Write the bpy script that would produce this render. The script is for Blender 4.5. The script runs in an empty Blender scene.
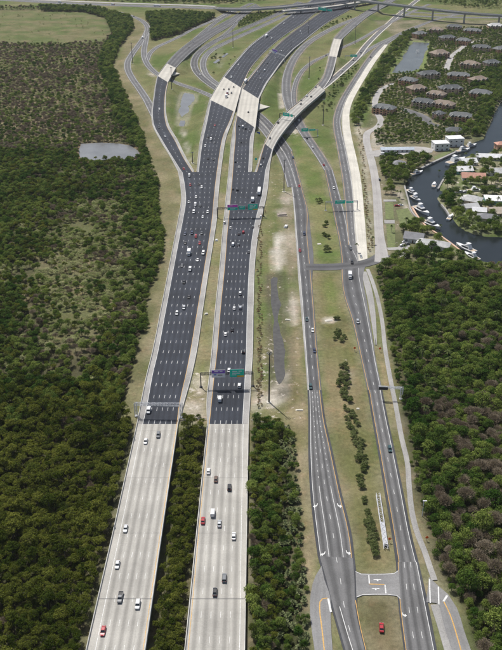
import bpy, math, random
import numpy as np
from mathutils import Vector, Matrix
random.seed(7)
rng = np.random.default_rng(7)
scene = bpy.context.scene
COL = scene.collection
PI = math.pi

# ------------------------------------------------------------------ camera
CAM_H, FPX, PITCH = 256.0, 850.0, math.radians(28.42)
cd = bpy.data.cameras.new('camera')
cd.sensor_fit = 'VERTICAL'; cd.sensor_height = 24.0; cd.lens = 24.0 * FPX / 650.0
cd.clip_start = 1.0; cd.clip_end = 20000.0
cam = bpy.data.objects.new('camera', cd); COL.objects.link(cam)
cam.location = (0, 0, CAM_H); cam.rotation_euler = (PI / 2 - PITCH, 0, 0)
scene.camera = cam

# ------------------------------------------------------------------ sky and sun
SUN_EL, SUN_AZ = math.radians(59), math.radians(-32)      # azimuth from +Y, negative is to the left
world = bpy.data.worlds.new('World'); scene.world = world; world.use_nodes = True
wn = world.node_tree.nodes; wl = world.node_tree.links
sky = wn.new('ShaderNodeTexSky'); sky.sky_type = 'NISHITA'; sky.sun_disc = False
sky.sun_elevation = SUN_EL; sky.sun_rotation = SUN_AZ; sky.air_density = 1.0; sky.dust_density = 3.0; sky.altitude = 100
wl.new(sky.outputs[0], wn['Background'].inputs[0]); wn['Background'].inputs[1].default_value = 0.09
sd = bpy.data.lights.new('sun', 'SUN'); sd.energy = 4.3; sd.angle = math.radians(0.6); sd.color = (1.0, 0.965, 0.91)
sun = bpy.data.objects.new('sun', sd); COL.objects.link(sun)
sv = Vector((math.sin(SUN_AZ) * math.cos(SUN_EL), math.cos(SUN_AZ) * math.cos(SUN_EL), math.sin(SUN_EL)))
sun.rotation_euler = sv.to_track_quat('Z', 'Y').to_euler(); sun.location = (0, 0, 400)
scene.view_settings.view_transform = 'Standard'; scene.view_settings.look = 'None'
scene.view_settings.gamma = 1.0; scene.view_settings.use_curve_mapping = False
scene.view_settings.exposure = 0.06
scene.cycles.max_bounces = 5; scene.cycles.diffuse_bounces = 3; scene.cycles.transmission_bounces = 3; scene.cycles.glossy_bounces = 2; scene.cycles.volume_bounces = 0
scene.cycles.use_adaptive_sampling = True; scene.cycles.adaptive_threshold = .02; scene.cycles.adaptive_min_samples = 16; scene.cycles.use_denoising = True; scene.cycles.denoiser = 'OPENIMAGEDENOISE'; scene.cycles.denoising_input_passes = 'RGB_ALBEDO_NORMAL'

# ------------------------------------------------------------------ helpers
CP, SP = math.cos(PITCH), math.sin(PITCH)
def at(px, py, z=0.0):
    """point of the photograph -> place on the level z"""
    xr, yr = (px - 251.0) / FPX, (py - 325.0) / FPX
    d = (xr, CP - yr * SP, -SP - yr * CP)
    t = (z - CAM_H) / d[2]
    return np.array((d[0] * t, d[1] * t, z))
def to_px(P):
    P = np.asarray(P, float); dz = P[..., 2] - CAM_H
    zc = P[..., 1] * CP - dz * SP; yc = P[..., 1] * SP + dz * CP
    return 251 + FPX * P[..., 0] / zc, 325 - FPX * yc / zc, zc
def tag(o, label=None, cat=None, group=None, kind=None):
    if label: o['label'] = label
    if cat: o['category'] = cat
    if group: o['group'] = group
    if kind: o['kind'] = kind
    return o
def empty(name, loc=(0, 0, 0), rz=0.0):
    o = bpy.data.objects.new(name, None); COL.objects.link(o)
    o.empty_display_size = 0.5; o.location = loc; o.rotation_euler = (0, 0, rz); return o
def link(name, me, parent=None, link_it=True):
    o = bpy.data.objects.new(name, me)
    if link_it: COL.objects.link(o)
    if parent is not None: o.parent = parent
    return o
class MB:
    def __init__(s): s.v = []; s.f = []; s.m = []; s.n = 0; s.uv = []
    def add(s, v, f, mi=0, uv=None):
        s.v.append(np.asarray(v, float).reshape(-1, 3)); o = s.n; s.n += len(s.v[-1])
        s.f += [tuple(i + o for i in q) for q in f]; s.m += [mi] * len(f)
        return s
    def box(s, c, d, rz=0.0, mi=0, top=None, ax=None):
        """c centre of the base, d sizes; top = (kx,ky) taper of the upper face"""
        hx, hy, h = d[0] / 2, d[1] / 2, d[2]; kx, ky = top or (1, 1)
        p = np.array([(-hx, -hy, 0), (hx, -hy, 0), (hx, hy, 0), (-hx, hy, 0), (-hx * kx, -hy * ky, h), (hx * kx, -hy * ky, h), (hx * kx, hy * ky, h), (-hx * kx, hy * ky, h)])
        c_, s_ = math.cos(rz), math.sin(rz); q = p.copy()
        q[:, 0] = p[:, 0] * c_ - p[:, 1] * s_; q[:, 1] = p[:, 0] * s_ + p[:, 1] * c_
        return s.add(q + np.array(c), [(3, 2, 1, 0), (4, 5, 6, 7), (0, 1, 5, 4), (1, 2, 6, 5), (2, 3, 7, 6), (3, 0, 4, 7)], mi)
    def tube(s, a, b, r0, r1=None, n=6, mi=0, cap=True):
        a = np.array(a, float); b = np.array(b, float); r1 = r0 if r1 is None else r1
        d = b - a; d /= (np.linalg.norm(d) + 1e-9)
        u = np.cross(d, (0, 0, 1) if abs(d[2]) < .9 else (1, 0, 0)); u /= np.linalg.norm(u); w = np.cross(d, u)
        t = np.arange(n) * 2 * PI / n
        ring = np.cos(t)[:, None] * u + np.sin(t)[:, None] * w
        f = [(i, (i + 1) % n, n + (i + 1) % n, n + i) for i in range(n)]
        if cap: f += [tuple(range(n - 1, -1, -1)), tuple(range(n, 2 * n))]
        return s.add(np.vstack([a + ring * r0, b + ring * r1]), f, mi)
    def loft(s, secs, mi=0):
        k = len(secs[0]); v = np.vstack(secs); f = []
        for i in range(len(secs) - 1):
            for j in range(k):
                f.append((i * k + j, i * k + (j + 1) % k, (i + 1) * k + (j + 1) % k, (i + 1) * k + j))
        f += [tuple(range(k - 1, -1, -1)), tuple((len(secs) - 1) * k + j for j in range(k))]
        return s.add(v, f, mi)
    def mesh(s, name, mats, smooth=False):
        me = bpy.data.meshes.new(name)
        me.from_pydata(np.vstack(s.v).tolist() if s.v else [], [], s.f)
        for m in (mats if isinstance(mats, (list, tuple)) else [mats]): me.materials.append(m)
        if len(set(s.m)) > 1: me.polygons.foreach_set('material_index', s.m)
        if smooth: me.polygons.foreach_set('use_smooth', [True] * len(me.polygons))
        me.update(); return me
    def build(s, name, mats, parent=None, smooth=False): return link(name, s.mesh(name, mats, smooth), parent)
def sheet_poly(name, poly, z, mat):
    me = bpy.data.meshes.new(name)
    v = [at(x, y, z) for x, y in poly]
    a = sum(v[i][0] * v[(i + 1) % len(v)][1] - v[(i + 1) % len(v)][0] * v[i][1] for i in range(len(v)))
    if a < 0: v.reverse()
    me.from_pydata([tuple(p) for p in v], [], [tuple(range(len(v)))]); me.materials.append(mat)
    return link(name, me)

# ------------------------------------------------------------------ materials
def new_mat(name):
    m = bpy.data.materials.new(name); m.use_nodes = True
    nt = m.node_tree; return m, nt, nt.nodes['Principled BSDF']
def nd(nt, typ, **kw):
    n = nt.nodes.new(typ)
    for k, v in kw.items():
        if k == 'op': n.operation = v
        elif k == 'inp':
            for kk, vv in v.items(): n.inputs[kk].default_value = vv
        else: setattr(n, k, v)
    return n
def lk(nt, a, b): nt.links.new(a, b)
def math_(nt, op, a, b=None, clamp=False):
    n = nt.nodes.new('ShaderNodeMath'); n.operation = op; n.use_clamp = clamp
    for i, x in enumerate((a, b)):
        if x is None: continue
        if isinstance(x, (int, float)): n.inputs[i].default_value = x
        else: nt.links.new(x, n.inputs[i])
    return n.outputs[0]
def noise(nt, vec, scale, detail=4, rough=.6):
    n = nt.nodes.new('ShaderNodeTexNoise'); n.inputs['Scale'].default_value = scale
    n.inputs['Detail'].default_value = detail; n.inputs['Roughness'].default_value = rough
    if vec is not None: nt.links.new(vec, n.inputs['Vector'])
    return n.outputs['Fac']
def maprange(nt, v, a, b, c, d, smooth=False):
    n = nt.nodes.new('ShaderNodeMapRange'); n.interpolation_type = 'SMOOTHSTEP' if smooth else 'LINEAR'
    nt.links.new(v, n.inputs[0])
    for i, x in zip((1, 2, 3, 4), (a, b, c, d)): n.inputs[i].default_value = x
    return n.outputs[0]
def mulcol(nt, col, fac):
    """col: colour socket or tuple; fac: value socket"""
    n = nt.nodes.new('ShaderNodeVectorMath'); n.operation = 'SCALE'
    if isinstance(col, tuple): n.inputs[0].default_value = col[:3]
    else: nt.links.new(col, n.inputs[0])
    nt.links.new(fac, n.inputs['Scale']); return n.outputs[0]
def mixcol(nt, a, b, fac):
    n = nt.nodes.new('ShaderNodeMix'); n.data_type = 'RGBA'
    for s, x in ((n.inputs[6], a), (n.inputs[7], b)):
        if isinstance(x, tuple): s.default_value = (*x[:3], 1)
        else: nt.links.new(x, s)
    if isinstance(fac, (int, float)): n.inputs[0].default_value = fac
    else: nt.links.new(fac, n.inputs[0])
    return n.outputs[2]
def plain(name, col, rough=.7, var=.12, scale=.8, metal=0.0, coat=0.0):
    m, nt, b = new_mat(name); g = nd(nt, 'ShaderNodeNewGeometry')
    f = maprange(nt, noise(nt, g.outputs['Position'], scale), .3, .7, 1 - var, 1 + var)
    lk(nt, mulcol(nt, col, f), b.inputs['Base Color'])
    b.inputs['Roughness'].default_value = rough; b.inputs['Metallic'].default_value = metal
    if coat: b.inputs['Coat Weight'].default_value = coat
    return m
def paving(name, col, track=.25, patch=.12, fine=.12, rough=.85, joints=0.0):
    """road surface: u of the UV counts lanes, v metres along the road"""
    m, nt, b = new_mat(name); g = nd(nt, 'ShaderNodeNewGeometry'); uv = nd(nt, 'ShaderNodeUVMap', uv_map='lane')
    sx = nd(nt, 'ShaderNodeSeparateXYZ'); lk(nt, uv.outputs[0], sx.inputs[0])
    fr = math_(nt, 'FRACT', sx.outputs[0]); tri = math_(nt, 'MULTIPLY', math_(nt, 'ABSOLUTE', math_(nt, 'SUBTRACT', fr, .5)), 2)
    cb = nd(nt, 'ShaderNodeCombineXYZ'); lk(nt, math_(nt, 'MULTIPLY', sx.outputs[0], 5.0), cb.inputs[0]); lk(nt, math_(nt, 'MULTIPLY', sx.outputs[1], .02), cb.inputs[1])
    streak = noise(nt, cb.outputs[0], 1.0, 4)
    tr = math_(nt, 'MULTIPLY', maprange(nt, tri, .1, .75, track, 0, True), maprange(nt, streak, .25, .75, .45, 1.45))
    f = math_(nt, 'SUBTRACT', 1.0, tr)
    f = math_(nt, 'MULTIPLY', f, maprange(nt, streak, .3, .7, 1 - patch * .7, 1 + patch * .7))
    f = math_(nt, 'MULTIPLY', f, maprange(nt, noise(nt, g.outputs['Position'], .05, 3), .3, .7, 1 - patch, 1 + patch))
    f = math_(nt, 'MULTIPLY', f, maprange(nt, noise(nt, g.outputs['Position'], 1.6, 4), .3, .7, 1 - fine, 1 + fine))
    if joints:
        fj = math_(nt, 'FRACT', math_(nt, 'MULTIPLY', sx.outputs[1], 1 / 6.1))
        f = math_(nt, 'MULTIPLY', f, maprange(nt, fj, .0, .05, 1 - joints, 1))
    lk(nt, mulcol(nt, col, f), b.inputs['Base Color']); b.inputs['Roughness'].default_value = rough
    b.inputs['Specular IOR Level'].default_value = .25
    return m
M = {}
M['asphalt_dark'] = paving('asphalt_dark', (.037, .042, .054), .22, .26, .14)
M['asphalt_mid'] = paving('asphalt_mid', (.115, .115, .118), .34, .2, .14)
M['asphalt_grey'] = paving('asphalt_grey', (.155, .154, .154), .42, .18, .12)
M['asphalt_edge'] = paving('asphalt_edge', (.062, .064, .070), .0, .2, .14)
M['asphalt_far'] = paving('asphalt_far', (.15, .15, .152), .3, .2, .12)
M['concrete_deck'] = paving('concrete_deck', (.40, .385, .35), .30, .16, .09, joints=.08)
M['concrete_pale'] = paving('concrete_pale', (.50, .475, .42), .14, .10, .08)
M['concrete_shoulder'] = paving('concrete_shoulder', (.31, .302, .288), .0, .2, .16)
M['concrete_new'] = paving('concrete_new', (.55, .525, .46), .0, .14, .12)
M['asphalt_pale'] = paving('asphalt_pale', (.23, .228, .225), .08, .16, .14)
M['street'] = paving('street', (.36, .345, .33), .06, .14, .12)
def paint(name, col):
    m, nt, b = new_mat(name); g = nd(nt, 'ShaderNodeNewGeometry')
    n = noise(nt, g.outputs['Position'], 2.2, 5)
    lk(nt, mulcol(nt, col, maprange(nt, n, .32, .66, .6, 1.1)), b.inputs['Base Color']); b.inputs['Roughness'].default_value = .6
    return m
M['white_line'] = paint('white_line', (.72, .72, .70)); M['yellow_line'] = paint('yellow_line', (.62, .36, .09))
M['barrier'] = plain('barrier', (.50, .49, .46), .85, .2, .25)
M['girder'] = plain('girder', (.30, .31, .31), .8, .2, .15)
M['pier'] = plain('pier', (.42, .41, .38), .85, .2, .2)
M['joint'] = plain('joint', (.10, .10, .10), .8)
M['steel'] = plain('steel', (.42, .43, .45), .5, .12, .6, .4)
M['white_steel'] = plain('white_steel', (.62, .63, .65), .5, .1, .6)
M['dark_steel'] = plain('dark_steel', (.035, .035, .037), .6)
M['mast'] = plain('mast', (.06, .06, .062), .6)
M['sign_green'] = plain('sign_green', (.0, .62, .44), .5, .08)
M['sign_purple'] = plain('sign_purple', (.22, .10, .52), .5, .08)
M['sign_magenta'] = plain('sign_magenta', (.75, .10, .60), .5, .08)
M['sign_white'] = plain('sign_white', (.80, .80, .80), .5, .04)
M['sign_yellow'] = plain('sign_yellow', (.75, .45, .03), .5, .05)
M['sign_blue'] = plain('sign_blue', (.02, .10, .55), .5, .05)
M['sign_orange'] = plain('sign_orange', (.85, .12, .02), .5, .05)
M['sign_pink'] = plain('sign_pink', (.85, .25, .30), .5, .05)
M['glass'] = plain('glass', (.02, .025, .03), .08, .05)
M['tyre'] = plain('tyre', (.02, .02, .02), .8)
M['lamp_red'] = plain('lamp_red', (.35, .01, .01), .3); M['lamp_white'] = plain('lamp_white', (.7, .7, .7), .2)
M['soil'] = plain('soil', (.2, .17, .12), .95, .3, .4)
M['rubble'] = plain('rubble', (.30, .26, .22), .95, .4, .8)
M['bark'] = plain('bark', (.10, .085, .07), .9, .3, 2)
M['palm_bark'] = plain('palm_bark', (.22, .19, .16), .9, .3, 2)
def car_paint(name, col, metal=.0):
    m, nt, b = new_mat(name); g = nd(nt, 'ShaderNodeNewGeometry')
    lk(nt, mulcol(nt, col, maprange(nt, noise(nt, g.outputs['Position'], 1.5), .3, .7, .93, 1.05)), b.inputs['Base Color'])
    b.inputs['Roughness'].default_value = .35; b.inputs['Metallic'].default_value = metal; b.inputs['Coat Weight'].default_value = .35; return m
CARC = {'white': (.78, .78, .77), 'silver': (.50, .52, .54), 'grey': (.16, .17, .18), 'black': (.018, .019, .022), 'red': (.40, .02, .03), 'dark blue': (.02, .035, .09), 'brown': (.13, .08, .055), 'teal': (.03, .08, .085)}
CARM = {k: car_paint('paint_' + k.replace(' ', '_'), v, .4 if k == 'silver' else 0) for k, v in CARC.items()}
def leaf_mat(name, c1, c2, var=.35, trans=.3, warm=None):
    m, nt, b = new_mat(name); g = nd(nt, 'ShaderNodeNewGeometry'); oi = nd(nt, 'ShaderNodeObjectInfo')
    big = noise(nt, g.outputs['Position'], .02, 3)
    k = math_(nt, 'ADD', math_(nt, 'MULTIPLY', oi.outputs['Random'], .9), maprange(nt, big, .35, .65, -.3, .3), True)
    c = mixcol(nt, c1, c2, k)
    c = mulcol(nt, c, maprange(nt, g.outputs['Random Per Island'], 0, 1, 1 - var, 1 + var))
    nt.nodes.remove(b)
    d = nd(nt, 'ShaderNodeBsdfDiffuse'); t = nd(nt, 'ShaderNodeBsdfTranslucent'); mx = nd(nt, 'ShaderNodeMixShader', inp={0: trans})
    lk(nt, c, d.inputs[0]); lk(nt, c, t.inputs[0]); lk(nt, d.outputs[0], mx.inputs[1]); lk(nt, t.outputs[0], mx.inputs[2])
    lk(nt, mx.outputs[0], nt.nodes['Material Output'].inputs[0]); return m
M['leaf_mangrove'] = leaf_mat('leaf_mangrove', (.055, .080, .013), (.20, .215, .042), .5, .4)
M['leaf_broad'] = leaf_mat('leaf_broad', (.050, .108, .019), (.24, .295, .072), .5, .42)
M['leaf_pale'] = leaf_mat('leaf_pale', (.26, .31, .105), (.46, .46, .25), .4, .42)
M['twig_grey'] = leaf_mat('twig_grey', (.21, .17, .125), (.31, .26, .19), .3, .15)
M['leaf_brown'] = leaf_mat('leaf_brown', (.16, .13, .08), (.24, .20, .13), .35, .25)
M['leaf_bush'] = leaf_mat('leaf_bush', (.12, .155, .05), (.21, .235, .10), .4)
M['leaf_dry'] = leaf_mat('leaf_dry', (.27, .17, .10), (.30, .27, .14), .4)
M['leaf_palm'] = leaf_mat('leaf_palm', (.07, .105, .03), (.15, .18, .07), .3)
M['leaf_palmetto'] = leaf_mat('leaf_palmetto', (.15, .195, .085), (.30, .33, .17), .4, .4)
def ground_mat():
    m, nt, b = new_mat('ground'); g = nd(nt, 'ShaderNodeNewGeometry'); a = nd(nt, 'ShaderNodeAttribute', attribute_name='soil_colour')
    p = g.outputs['Position']
    f = maprange(nt, noise(nt, p, .045, 6, .65), .3, .7, .80, 1.2)
    f = math_(nt, 'MULTIPLY', f, maprange(nt, noise(nt, p, .45, 6, .7), .28, .72, .70, 1.32))
    f = math_(nt, 'MULTIPLY', f, maprange(nt, noise(nt, p, 3.0, 4, .7), .3, .7, .78, 1.24))
    c = mulcol(nt, a.outputs['Color'], f)
    dry = maprange(nt, noise(nt, p, .11, 6, .7), .48, .68, 0, .55, True)
    ab = nd(nt, 'ShaderNodeAttribute', attribute_name='bare'); bn = noise(nt, p, .22, 7, .72)
    bare = maprange(nt, math_(nt, 'ADD', bn, math_(nt, 'MULTIPLY', ab.outputs['Fac'], .42)), .72, .80, 0, .9, True)
    tint = nd(nt, 'ShaderNodeVectorMath', op='MULTIPLY'); lk(nt, c, tint.inputs[0]); tint.inputs[1].default_value = (1.32, 1.08, 1.12)
    lk(nt, mixcol(nt, mixcol(nt, c, tint.outputs[0], dry), mulcol(nt, (.46, .42, .36), f), bare), b.inputs['Base Color'])
    b.inputs['Roughness'].default_value = 1; b.inputs['Specular IOR Level'].default_value = .05
    bp = nd(nt, 'ShaderNodeBump', inp={'Strength': .6, 'Distance': .35}); lk(nt, noise(nt, p, .9, 5, .7), bp.inputs['Height']); lk(nt, bp.outputs[0], b.inputs['Normal'])
    return m
M['ground'] = ground_mat()
def water_mat(name, col, rough=.12, mud=0.0):
    m, nt, b = new_mat(name); g = nd(nt, 'ShaderNodeNewGeometry')
    f = maprange(nt, noise(nt, g.outputs['Position'], .05, 4), .3, .7, .8, 1.2)
    lk(nt, mulcol(nt, col, f), b.inputs['Base Color']); b.inputs['Roughness'].default_value = rough
    bp = nd(nt, 'ShaderNodeBump', inp={'Strength': .25, 'Distance': .2}); lk(nt, noise(nt, g.outputs['Position'], .7, 4), bp.inputs['Height']); lk(nt, bp.outputs[0], b.inputs['Normal'])
    return m
M['water_canal'] = water_mat('water_canal', (.016, .021, .022), .2); M['water_canal'].node_tree.nodes['Principled BSDF'].inputs['Specular IOR Level'].default_value = .22; M['water_pond'] = water_mat('water_pond', (.16, .165, .17), .3); M['water_lake'] = water_mat('water_lake', (.10, .11, .11), .25)
M['water_ditch'] = plain('water_ditch', (.042, .04, .037), .5, .5, .35)

# ------------------------------------------------------------------ smooth lines
def hermite(P, step=5.0):
    """smooth curve through the rows of P (n,k): chord-length cubic, resampled"""
    P = np.asarray(P, float); n = len(P)
    d = np.maximum(np.linalg.norm(np.diff(P[:, :2], axis=0), axis=1), 1e-3); t = np.concatenate([[0], np.cumsum(d)])
    s = np.diff(P, axis=0) / d[:, None]; T = np.zeros_like(P)
    T[0] = s[0]; T[-1] = s[-1]
    for i in range(1, n - 1): T[i] = (s[i - 1] * d[i] + s[i] * d[i - 1]) / (d[i - 1] + d[i])
    out = []
    for i in range(n - 1):
        m = max(1, int(round(d[i] / step)))
        u = np.arange(m)[:, None] / m
        out.append((2 * u**3 - 3 * u**2 + 1) * P[i] + (u**3 - 2 * u**2 + u) * d[i] * T[i] + (3 * u**2 - 2 * u**3) * P[i + 1] + (u**3 - u**2) * d[i] * T[i + 1])
    out.append(P[-1:]); return np.vstack(out)
ROADS = {}
def road(name, key, mats, rows=None, centre=None, width=8.5, sl=.9, sr=.9, lanes=2, bridge=False, zo=0.0, left='white', right='white', dash=True, barrier=None, label=None, cat=None, dash_from=0, parent=None, fill=True, skirt=1.2, base=0.12):
    """rows: (xl,yl,xr,yr,z[,sl,sr]) pixel edges; centre: (x,y,z[,width]); mats = (left shoulder, lanes, right shoulder)"""
    if rows is not None:
        D = []
        for r in rows:
            a, b = at(r[0], r[1], r[4] + base + zo), at(r[2], r[3], r[4] + base + zo)
            s0, s1 = (r[5], r[6]) if len(r) > 6 else (sl, sr)
            D.append(np.concatenate([a, b, [s0, s1]]))
        Q = hermite(np.array(D), 6.0)
        L, R, S0, S1 = Q[:, :3], Q[:, 3:6], Q[:, 6], Q[:, 7]
    else:
        D = []
        for c in centre:
            p = at(c[0], c[1], c[2] + base + zo); D.append(np.concatenate([p, [c[3] if len(c) > 3 else width]]))
        Q = hermite(np.array(D), 5.0); C = Q[:, :3]
        T = np.gradient(C[:, :2], axis=0); T /= np.linalg.norm(T, axis=1)[:, None]
        N = np.stack([-T[:, 1], T[:, 0], np.zeros(len(T))], 1)           # left of travel
        L = C + N * Q[:, 3:4] / 2; R = C - N * Q[:, 3:4] / 2
        S0 = np.full(len(C), sl); S1 = np.full(len(C), sr)
    W = np.linalg.norm(R - L, axis=1); U = (R - L) / W[:, None]
    A = L + U * S0[:, None]; B = R - U * S1[:, None]; C = (L + R) / 2
    seg = np.linalg.norm(np.diff(C[:, :2], axis=0), axis=1); s = np.concatenate([[0], np.cumsum(seg)])
    dn = np.array((0, 0, -skirt))
    inset = U * .25
    cols = [L + dn, L, A, B, R, R + dn]; us = [0, 0, 0, lanes, lanes, lanes]
    if bridge: cols = [L + dn + inset, L + dn * .15, L, A, B, R, R + dn * .15, R + dn - inset]; us = [0, 0, 0, 0, lanes, lanes, lanes, lanes]
    K = len(cols); n = len(C)
    V = np.stack(cols, 1).reshape(-1, 3)
    sm = [0] * (K - 1)
    mid = (K - 2) // 2
    mi = {}
    for j in range(K - 1): mi[j] = 1
    mi[mid - 1] = 0; mi[mid] = 1; mi[mid + 1] = 2
    for j in range(mid - 1): mi[j] = 3 if bridge else 0
    for j in range(mid + 2, K - 1): mi[j] = 3 if bridge else 2
    F = []; MI = []; UV = []
    for i in range(n - 1):
        for j in range(K - 1):
            F.append((i * K + j + 1, i * K + j, (i + 1) * K + j, (i + 1) * K + j + 1)); MI.append(mi[j])
            UV += [(us[j + 1], s[i]), (us[j], s[i]), (us[j], s[i + 1]), (us[j + 1], s[i + 1])]
    if bridge:
        for i in range(n - 1):
            F.append((i * K, i * K + K - 1, (i + 1) * K + K - 1, (i + 1) * K)); MI.append(3); UV += [(0, 0)] * 4
        F.append(tuple(range(K))); F.append(tuple((n - 1) * K + K - 1 - j for j in range(K))); MI += [3, 3]; UV += [(0, 0)] * (2 * K)
    me = bpy.data.meshes.new(name); me.from_pydata(V.tolist(), [], F)
    for m in mats: me.materials.append(M[m])
    if bridge: me.materials.append(M['girder'])
    me.polygons.foreach_set('material_index', MI)
    uvl = me.uv_layers.new(name='lane'); uvl.data.foreach_set('uv', np.array(UV, float).ravel())
    # the winding must look up
    me.update()
    if me.polygons[mid].normal.z < 0: me.flip_normals()
    if bridge:
        root = empty(name, C[n // 2] - np.array((0, 0, 0)))
        o = link('deck', me); o.parent = root; o.matrix_parent_inverse = root.matrix_world.inverted() if False else Matrix.Translation(-Vector(root.location))
        tag(root, label, cat or 'bridge')
    else:
        o = link(name, me); tag(o, kind='structure'); root = o
    Tn = np.gradient(C[:, :2], axis=0); Tn /= np.linalg.norm(Tn, axis=1)[:, None] + 1e-9
    wp = np.abs(U[:, 0] * Tn[:, 1] - U[:, 1] * Tn[:, 0]) * W        # width square to the road
    nacr = 5; fill_pts = np.concatenate([np.concatenate([L + (R - L) * ((k + .5) / nacr), (wp / 2 / nacr)[:, None]], 1)[None] for k in range(nacr)])
    smp = np.concatenate([C, (W / 2)[:, None], np.gradient(C[:, :2], axis=0)], 1)
    ROADS[key] = dict(L=L, R=R, A=A, B=B, C=C, s=s, smp=smp, fill_pts=fill_pts, obj=root, bridge=bridge, fill=fill and not bridge, lanes=lanes)
    inv = Matrix.Translation(-Vector(root.location))
    if dash and lanes > 1:
        mb = MB()
        for k in range(1, lanes): stripe(mb, ROADS[key], k / lanes, .175, 3.2, 12.2, off=dash_from)
        if mb.n: d = tag(mb.build('lane_marking', M['white_line'], root), kind='stuff'); d.matrix_parent_inverse = inv
    for fr, c in ((0.0, left), (1.0, right)):
        if c:
            mb = MB(); stripe(mb, ROADS[key], fr, .22); d = mb.build('edge_line', M[c + '_line'], root); d.matrix_parent_inverse = inv
    return root
def stripe(mb, rd, fr, w, length=None, period=None, off=0.0, lift=.012, s0=None, s1=None):
    P = rd['A'] + (rd['B'] - rd['A']) * fr; s = rd['s']; tot = s[-1]
    def pt(q): return np.stack([np.interp(q, s, P[:, i]) for i in range(3)], -1)
    def quad(a, b):
        ks = np.concatenate([[a], s[(s > a + .5) & (s < b - .5)], [b]])
        p = pt(ks); t = (pt(np.minimum(tot, ks + 2)) - pt(np.maximum(0, ks - 2)))[:, :2]; t /= (np.linalg.norm(t, axis=1)[:, None] + 1e-9)
        nrm = np.stack([-t[:, 1], t[:, 0], t[:, 0] * 0], 1) * w / 2; up = np.array((0, 0, lift))
        mb.add(np.stack([p - nrm + up, p + nrm + up], 1), [(2 * i, 2 * i + 2, 2 * i + 3, 2 * i + 1) for i in range(len(ks) - 1)])
    a0 = s0 if s0 is not None else 0; a1 = s1 if s1 is not None else tot
    if length is None: quad(a0 + .01, a1 - .01)
    else:
        q = a0 + off % period
        while q + length < a1: quad(q, q + length); q += period
def wall_along(name, P, h, w, mat, label=None, cat=None, parent=None, chunk=None, top=.5, drop=.0):
    """barrier along the polyline P, w wide at its foot"""
    P = np.asarray(P); T = np.gradient(P[:, :2], axis=0); T /= np.linalg.norm(T, axis=1)[:, None] + 1e-9
    N = np.stack([-T[:, 1], T[:, 0], np.zeros(len(T))], 1); up = np.array((0, 0, 1.0))
    secs = [np.array([p + n * w / 2 - up * drop, p + n * w * .5 * top + up * h, p - n * w * .5 * top + up * h, p - n * w / 2 - up * drop]) for p, n in zip(P, N)]
    mb = MB(); mb.loft(secs); o = mb.build(name, mat, None)
    if parent is not None:
        o.parent = parent; o.matrix_parent_inverse = Matrix.Translation(-Vector(parent.location))
    if label: tag(o, label, cat)
    return o
def piers(key, step, zb, w=1.6, skip=0.0, cap=True, shrink=.72, ncol=3):
    rd = ROADS[key]; root = rd['obj']; inv = Matrix.Translation(-Vector(root.location)); q = skip
    while q < rd['s'][-1] - skip * .5:
        c = np.array([np.interp(q, rd['s'], rd['C'][:, i]) for i in range(3)]); l = np.array([np.interp(q, rd['s'], rd['L'][:, i]) for i in range(3)])
        u = (l - c); hw = np.linalg.norm(u); u = u / hw; rz = math.atan2(u[1], u[0])
        mb = MB()
        if cap: mb.box((c[0], c[1], c[2] - 2.9), (hw * 2 * shrink + 2, w * .9, 1.5), rz)
        zt = c[2] - (2.9 if cap else 1.6)
        for k in range(ncol):
            f = (k - (ncol - 1) / 2) / max(1, (ncol - 1) / 2) if ncol > 1 else 0
            p = c + u * f * hw * shrink; mb.tube((p[0], p[1], zb), (p[0], p[1], zt), w / 2, n=10)
        o = mb.build('pier', M['pier'], root); o.matrix_parent_inverse = inv; q += step

# ------------------------------------------------------------------ the roads (pixel edges, metres of height)
DK = ('concrete_shoulder', 'asphalt_dark', 'concrete_shoulder')
CD = ('concrete_deck',) * 3; CPL = ('concrete_pale',) * 3; AM = ('asphalt_mid',) * 3; AF = ('asphalt_far',) * 3; AG = ('asphalt_edge', 'asphalt_grey', 'asphalt_edge')
road('highway_bridge', 'bl', CD, rows=[(70.2, 720, 136.2, 720, 0, 3.5, 1.1), (85.7, 650, 146, 650, 0, 3.5, 1.1), (111.5, 537, 162, 537, 0, 3.3, 1), (136.6, 424, 178.6, 424, 0, 3, .9)], lanes=5, bridge=True, left='white', right='yellow',
     label='pale concrete highway bridge on the left, carrying cars over dark mangroves', dash_from=4)
road('highway_bridge', 'br', CD, rows=[(176.9, 720, 244.2, 720, 0, 1.6, 2.2), (184.2, 650, 245.4, 650, 0, 1.5, 2.2), (195.6, 537, 247.2, 537, 0, 1.2, 2.6), (207, 424, 249, 424, 0, 1.2, 3)], lanes=5, bridge=True, left='yellow', right='white',
     label='pale concrete highway bridge on the right of the two, beside the central mangrove strip', dash_from=8)
road('road', 'l1', DK, rows=[(136.6, 424, 178.6, 424, 0, 3.2, .9), (139.2, 410, 182.6, 410, 0, 3.6, 2.2), (147.6, 370, 193.4, 370, 0, 3.4, 3.8), (150.2, 360, 195.6, 360, 0, 3.4, 4), (160.5, 310, 203.2, 310, 0, 3.4, 3.8), (170.2, 260, 210.8, 260, 0, 3.6, 3.8), (175, 235, 214.8, 235, 0, 3.8, 4), (177.9, 220, 217, 220, 0, 4, 4.2), (181, 200, 218.3, 200, 0, 4.2, 4), (180.2, 185, 219.6, 185, .2, 4, 4), (178, 172, 221, 172, .6, 4, 4)], lanes=6, left='white', right='yellow', zo=.01)
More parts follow.
